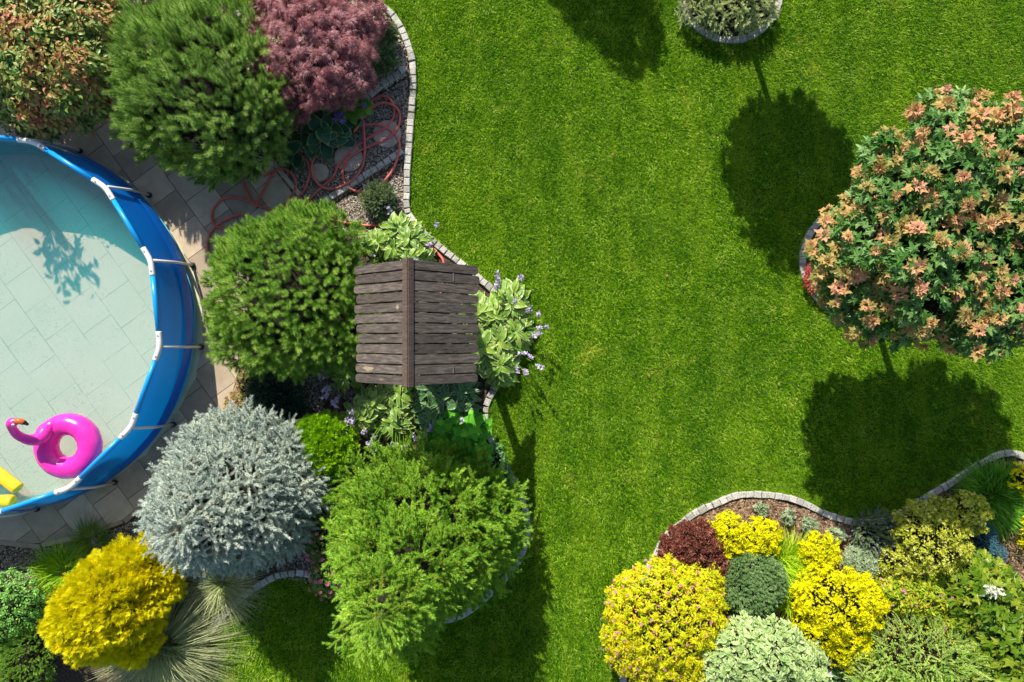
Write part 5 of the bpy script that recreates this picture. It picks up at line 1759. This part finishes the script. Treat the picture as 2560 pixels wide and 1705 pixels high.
# pale ground sheet poking out under the wall
gp = np.random.default_rng(301)
sh_ = ring(PR + 0.06, 0.9, 0.0335)
V = np.concatenate([[[PC[0], PC[1], 0.0335]], sh_])
d_ = norm(V[1:, :2] - PC)
V[1:, :2] += d_ * (0.03 * gp.random(len(d_)) * (np.arange(len(d_)) % 3 == 0) + 0.05 * np.maximum(0, np.sin(np.arange(len(d_)) * 0.23 + 1.4)))[:, None]
T = [[0, 1 + (j + 1) % len(sh_), 1 + j] for j in range(len(sh_))]
MB().add(V, T).build('ground_sheet', simple('cloth', (0.55, 0.52, 0.33, 1), (0.62, 0.60, 0.42, 1), 6, 0.7), pool)
for k in range(NP):
    a0, a1 = ANG[k], ANG[k] - 2 * math.pi / NP
    p0 = np.array([*(PC + PR * pdir(a0)), RIMZ])
    p1 = np.array([*(PC + PR * pdir(a1)), RIMZ])
    pm = np.array([*(PC + PR * pdir(ANG[k - 1])), RIMZ])
    d = norm(p1 - p0)
    V, T = tube([p0 + d * 0.155, (p0 + p1) / 2, p1 - d * 0.155], 0.028, 12)
    MB().add(V, T).build('rim_sleeve', BLUET, pool, True)
    d0 = norm(pm - p0)
    path = [p0 + d0 * 0.17, p0 + d0 * 0.09, p0 + d0 * 0.03 - np.array([*pdir(a0), 0]) * 0.003, p0 + d * 0.03 - np.array([*pdir(a0), 0]) * 0.003, p0 + d * 0.09, p0 + d * 0.17]
    V, T = tube(smooth_path(path, 4), 0.0315, 12)
    jt = MB().add(V, T).build('corner_joint', WHITE_PLASTIC, pool, True)
    bm_ = MB()
    for dd in (d0, d):
        c = p0 + dd * 0.12 + [0, 0, 0.029]
        V, T = tube([c, c + [0, 0, 0.007]], 0.011, 8)
        bm_.add(V, T)
    bo = bm_.build('bolts', simple('bolt_metal', (0.35, 0.34, 0.30, 1), rough=0.4), None)
    bo.parent = jt
    bo.data.transform(__import__('mathutils').Matrix.Translation(-Vector(ROOTLOC[pool.name])))
    od = np.array([*pdir(a0), 0])
    foot = np.array([*(PC + (PR + 0.115) * pdir(a0)), 0.035])
    V, T = tube([p0 + od * 0.02 - [0, 0, 0.02], (p0 + foot) / 2 + od * 0.03, foot], [0.0165, 0.0165, 0.0165], 10)
    MB().add(V, T).build('leg', WHITE_PLASTIC, pool, True)
    V, T = tube([foot - [0, 0, 0.004], foot + [0, 0, 0.03]], 0.034, 12)
    MB().add(V, T).build('foot', simple('dark_rubber', (0.03, 0.035, 0.04, 1), rough=0.6), pool, True)

# water
m, n, out = new_mat('pool_water')
tr = n.nodes.new('ShaderNodeBsdfTransparent')
tr.inputs[0].default_value = (0.97, 0.995, 0.995, 1)
gl = n.nodes.new('ShaderNodeBsdfGlossy')
gl.inputs['Roughness'].default_value = 0.03
ge = n.nodes.new('ShaderNodeNewGeometry')
dt = n.nodes.new('ShaderNodeVectorMath')
dt.operation = 'DOT_PRODUCT'
n.links.new(ge.outputs['True Normal'], dt.inputs[0])
n.links.new(ge.outputs['Incoming'], dt.inputs[1])
fz = math_node(n, 'SUBTRACT', 1.0, math_node(n, 'ABSOLUTE', dt.outputs['Value']))
fz = math_node(n, 'ADD', math_node(n, 'MULTIPLY', math_node(n, 'POWER', fz, 5.0), 0.98), 0.02, True)
bp = n.nodes.new('ShaderNodeBump')
bp.inputs['Strength'].default_value = 0.08
bp.inputs['Distance'].default_value = 0.05
n.links.new(noise(n, 6.0, 2.0), bp.inputs['Height'])
n.links.new(bp.outputs[0], gl.inputs['Normal'])
mx = n.nodes.new('ShaderNodeMixShader')
n.links.new(fz, mx.inputs[0])
n.links.new(tr.outputs[0], mx.inputs[1])
n.links.new(gl.outputs[0], mx.inputs[2])
n.links.new(mx.outputs[0], out.inputs[0])
WZ = 0.64
vs = n.nodes.new('ShaderNodeVolumeScatter')      # slightly cloudy water glows blue green where the sun enters it
vs.inputs['Color'].default_value = (0.03, 0.80, 0.90, 1)
vs.inputs['Density'].default_value = 0.9
vs.inputs['Anisotropy'].default_value = 0.0
va = n.nodes.new('ShaderNodeVolumeAbsorption')
va.inputs['Color'].default_value = (0.0, 1.0, 0.97, 1)
va.inputs['Density'].default_value = 0.38
vad = n.nodes.new('ShaderNodeAddShader')
n.links.new(vs.outputs[0], vad.inputs[0])
n.links.new(va.outputs[0], vad.inputs[1])
n.links.new(vad.outputs[0], out.inputs['Volume'])
wr_ = ring(PR - 0.02, 0.1, WZ)
wb_ = ring(PR - 0.09, 0.7, 0.046, 0.02)
nw = len(wr_)
V, T = loft([wb_, wr_], False)
V = np.concatenate([V, [[PC[0], PC[1], 0.046], [PC[0], PC[1], WZ]]])
T = T.tolist() + [[2 * nw, j, (j + 1) % nw] for j in range(nw)] + [[2 * nw + 1, nw + (j + 1) % nw, nw + j] for j in range(nw)]
# outward normals on the sides
a_, b_, c_ = V[T[0][0]], V[T[0][1]], V[T[0][2]]
if np.dot(np.cross(b_ - a_, c_ - a_)[:2], a_[:2] - PC) < 0:
    T = [[t[0], t[2], t[1]] for t in T[:2 * nw]] + T[2 * nw:]
MB().add(V, T).build("water", m)
tag(bpy.data.objects['water'], kind='structure')

# ------------------------------------------------------------------ flamingo ring
def glossy(name, c, rough=0.25):
    m, n, out = new_mat(name)
    b = n.nodes.new('ShaderNodeBsdfPrincipled')
    b.inputs['Base Color'].default_value = c
    b.inputs['Roughness'].default_value = rough
    b.inputs['Specular IOR Level'].default_value = 0.5
    b.inputs['Subsurface Weight'].default_value = 0.15
    b.inputs['Subsurface Radius'].default_value = (0.05, 0.02, 0.03)
    n.links.new(b.outputs[0], out.inputs[0])
    return m


HOT = glossy('pink_vinyl', (0.85, 0.035, 0.42, 1))
HOTD = glossy('deep_pink_vinyl', (0.82, 0.01, 0.30, 1))
fc = P(170, 1115, 0.70)
fla = thing('flamingo_ring', 'hot pink flamingo swim ring floating in the pool', 'swim ring', (fc[0], fc[1], WZ))
ga = np.arange(56) * 2 * math.pi / 56
Rm, rm = 0.253, 0.128
wob = 1 + 0.012 * np.sin(ga * 14)
V, T = tube(np.stack([fc[0] + Rm * np.cos(ga), fc[1] + Rm * np.sin(ga), np.full(56, 0.695)], 1), rm * wob, 24, True)
MB().add(V, T).build('ring', HOT, fla, True)
nk = smooth_path(np.array([P(122, 1062, 0.80), P(112, 1080, 0.84), P(98, 1096, 0.90), P(72, 1099, 0.97), P(45, 1088, 1.05), P(30, 1070, 1.13), P(27, 1059, 1.18), P(33, 1054, 1.20)]), 6)
rr = np.interp(np.linspace(0, 1, len(nk)), [0, 0.12, 0.3, 0.5, 0.75, 0.88, 0.96, 1.0], [0.03, 0.075, 0.075, 0.052, 0.044, 0.048, 0.05, 0.03])
V, T = tube(nk, rr, 18)
MB().add(V, T).build('neck', HOT, fla, True)
wg, wt, _ = ball(5, 0.0)
for it in range(2):      # smooth wing pad: refine the octahedron
    mid, V2, T2 = {}, [np.array(v) for v in wg], []

    def mpp(a, b):
        k = (min(a, b), max(a, b))
        if k not in mid:
            v = V2[a] + V2[b]
            V2.append(v / np.linalg.norm(v))
            mid[k] = len(V2) - 1
        return mid[k]
    for a, b, c in wt:
        x, y, z = mpp(a, b), mpp(b, c), mpp(c, a)
        T2 += [[a, x, z], [x, b, y], [z, y, c], [x, y, z]]
    wg, wt = np.array(V2), np.array(T2)
SPH = (wg, wt)
ca, sa = math.cos(0.65), math.sin(0.65)
Rz = np.array([[ca, -sa, 0], [sa, ca, 0], [0, 0, 1]])
V = (SPH[0] * [0.13, 0.075, 0.055]) @ Rz.T + P(114, 1073, 0.80)
MB().add(V, SPH[1]).build('body_pad', HOT, fla, True)
hc = P(32, 1056, 1.20)
V = SPH[0] * [0.055, 0.05, 0.05] + hc
MB().add(V, SPH[1]).build('head', HOT, fla, True)
bk = smooth_path(np.array([P(40, 1053, 1.205), P(50, 1053, 1.205), P(58, 1056, 1.19)]), 4)
V, T = tube(bk, np.linspace(0.034, 0.030, len(bk)), 12)
MB().add(V, T).build('beak', glossy('orange_vinyl', (0.8, 0.12, 0.02, 1)), fla, True)
bk = smooth_path(np.array([P(57, 1055.5, 1.191), P(64, 1058, 1.17), P(70, 1062, 1.145)]), 4)
V, T = tube(bk, np.linspace(0.0305, 0.012, len(bk)), 12)
MB().add(V, T).build('beak_tip', glossy('black_vinyl', (0.02, 0.018, 0.018, 1)), fla, True)
for s in (-1, 1):
    e = hc + np.array([0.028, s * 0.022 - 0.0, 0.036])
    V = SPH[0] * [0.017, 0.013, 0.010] + e
    eo = MB().add(V, SPH[1]).build('eye', glossy('eye_white', (0.8, 0.8, 0.8, 1)), fla, True)
    V = SPH[0] * [0.008, 0.007, 0.006] + e + [0.004, 0, 0.007]
    po = MB().add(V - np.array(ROOTLOC[fla.name]), SPH[1]).build('pupil', glossy('eye_black', (0.01, 0.01, 0.01, 1)), None, True)
    po.parent = eo

# yellow air mattress at the frame edge
YV = glossy('yellow_vinyl', (0.86, 0.58, 0.02, 1))
am = thing('air_mattress', 'yellow inflatable float drifting beside the flamingo ring', 'pool float', P(0, 1215, 0.68) * [1, 1, 0] + [0, 0, WZ])
for pa in ([(-190, 1075), (-60, 1148), (0, 1187), (28, 1209), (42, 1219), (48, 1224)], [(-200, 1225), (-90, 1252), (-30, 1254), (15, 1252), (28, 1252), (36, 1252)]):
    pth = smooth_path(PP(pa, 0.69), 4)
    u = np.linspace(0, 1, len(pth))
    rr = 0.072 * np.sqrt(np.clip(1 - np.clip((u - 0.72) / 0.28, 0, 1) ** 4, 0.02, 1))
    V, T = tube(pth, rr, 14)
    MB().add(V, T).build('air_tube', YV, am, True)
V, T = tube(smooth_path(PP([(-190, 1075), (-230, 1140), (-200, 1225)], 0.69), 5), 0.065, 14)
MB().add(V, T).build('air_tube', YV, am, True)

# ------------------------------------------------------------------ fallen leaves on the lawn
g = np.random.default_rng(400)
FL = leafmat('fallen_leaf_mat', [lin('#98783c', 1.0), lin('#b09058', 1.0), lin('#a07850', 1.0)], None, 0.6, 0.2)
lt = palmate(5, 0.5, 0.3, 33)
for px, py, lb in ((1226, 493, 'orange fallen leaf alone on the lawn below the top kerb'), (2477, 912, 'curled orange leaf on grass below the maple crown'), (1497, 463, 'tiny tan leaf in the upper middle of the lawn'), (1672, 690, 'small yellow leaf near the centre of the lawn'), (1627, 937, 'little brown leaf in the open middle of the lawn'), (1951, 957, 'pale brown leaf left of the maple shadow'), (1528, 383, 'reddish leaf fragment on the upper lawn')):
    c = P(px, py, 0.055)
    o = MB().inst(lt, c[None], frames(norm(np.array([[0.2, 0.3, 1.0]]) + g.normal(0, 0.3, (1, 3))), g), [0.05], g.random(1)).build('fallen_leaf', FL)
    recentre(tag(o, lb, 'leaf', 'fallen leaves on the lawn'), c)
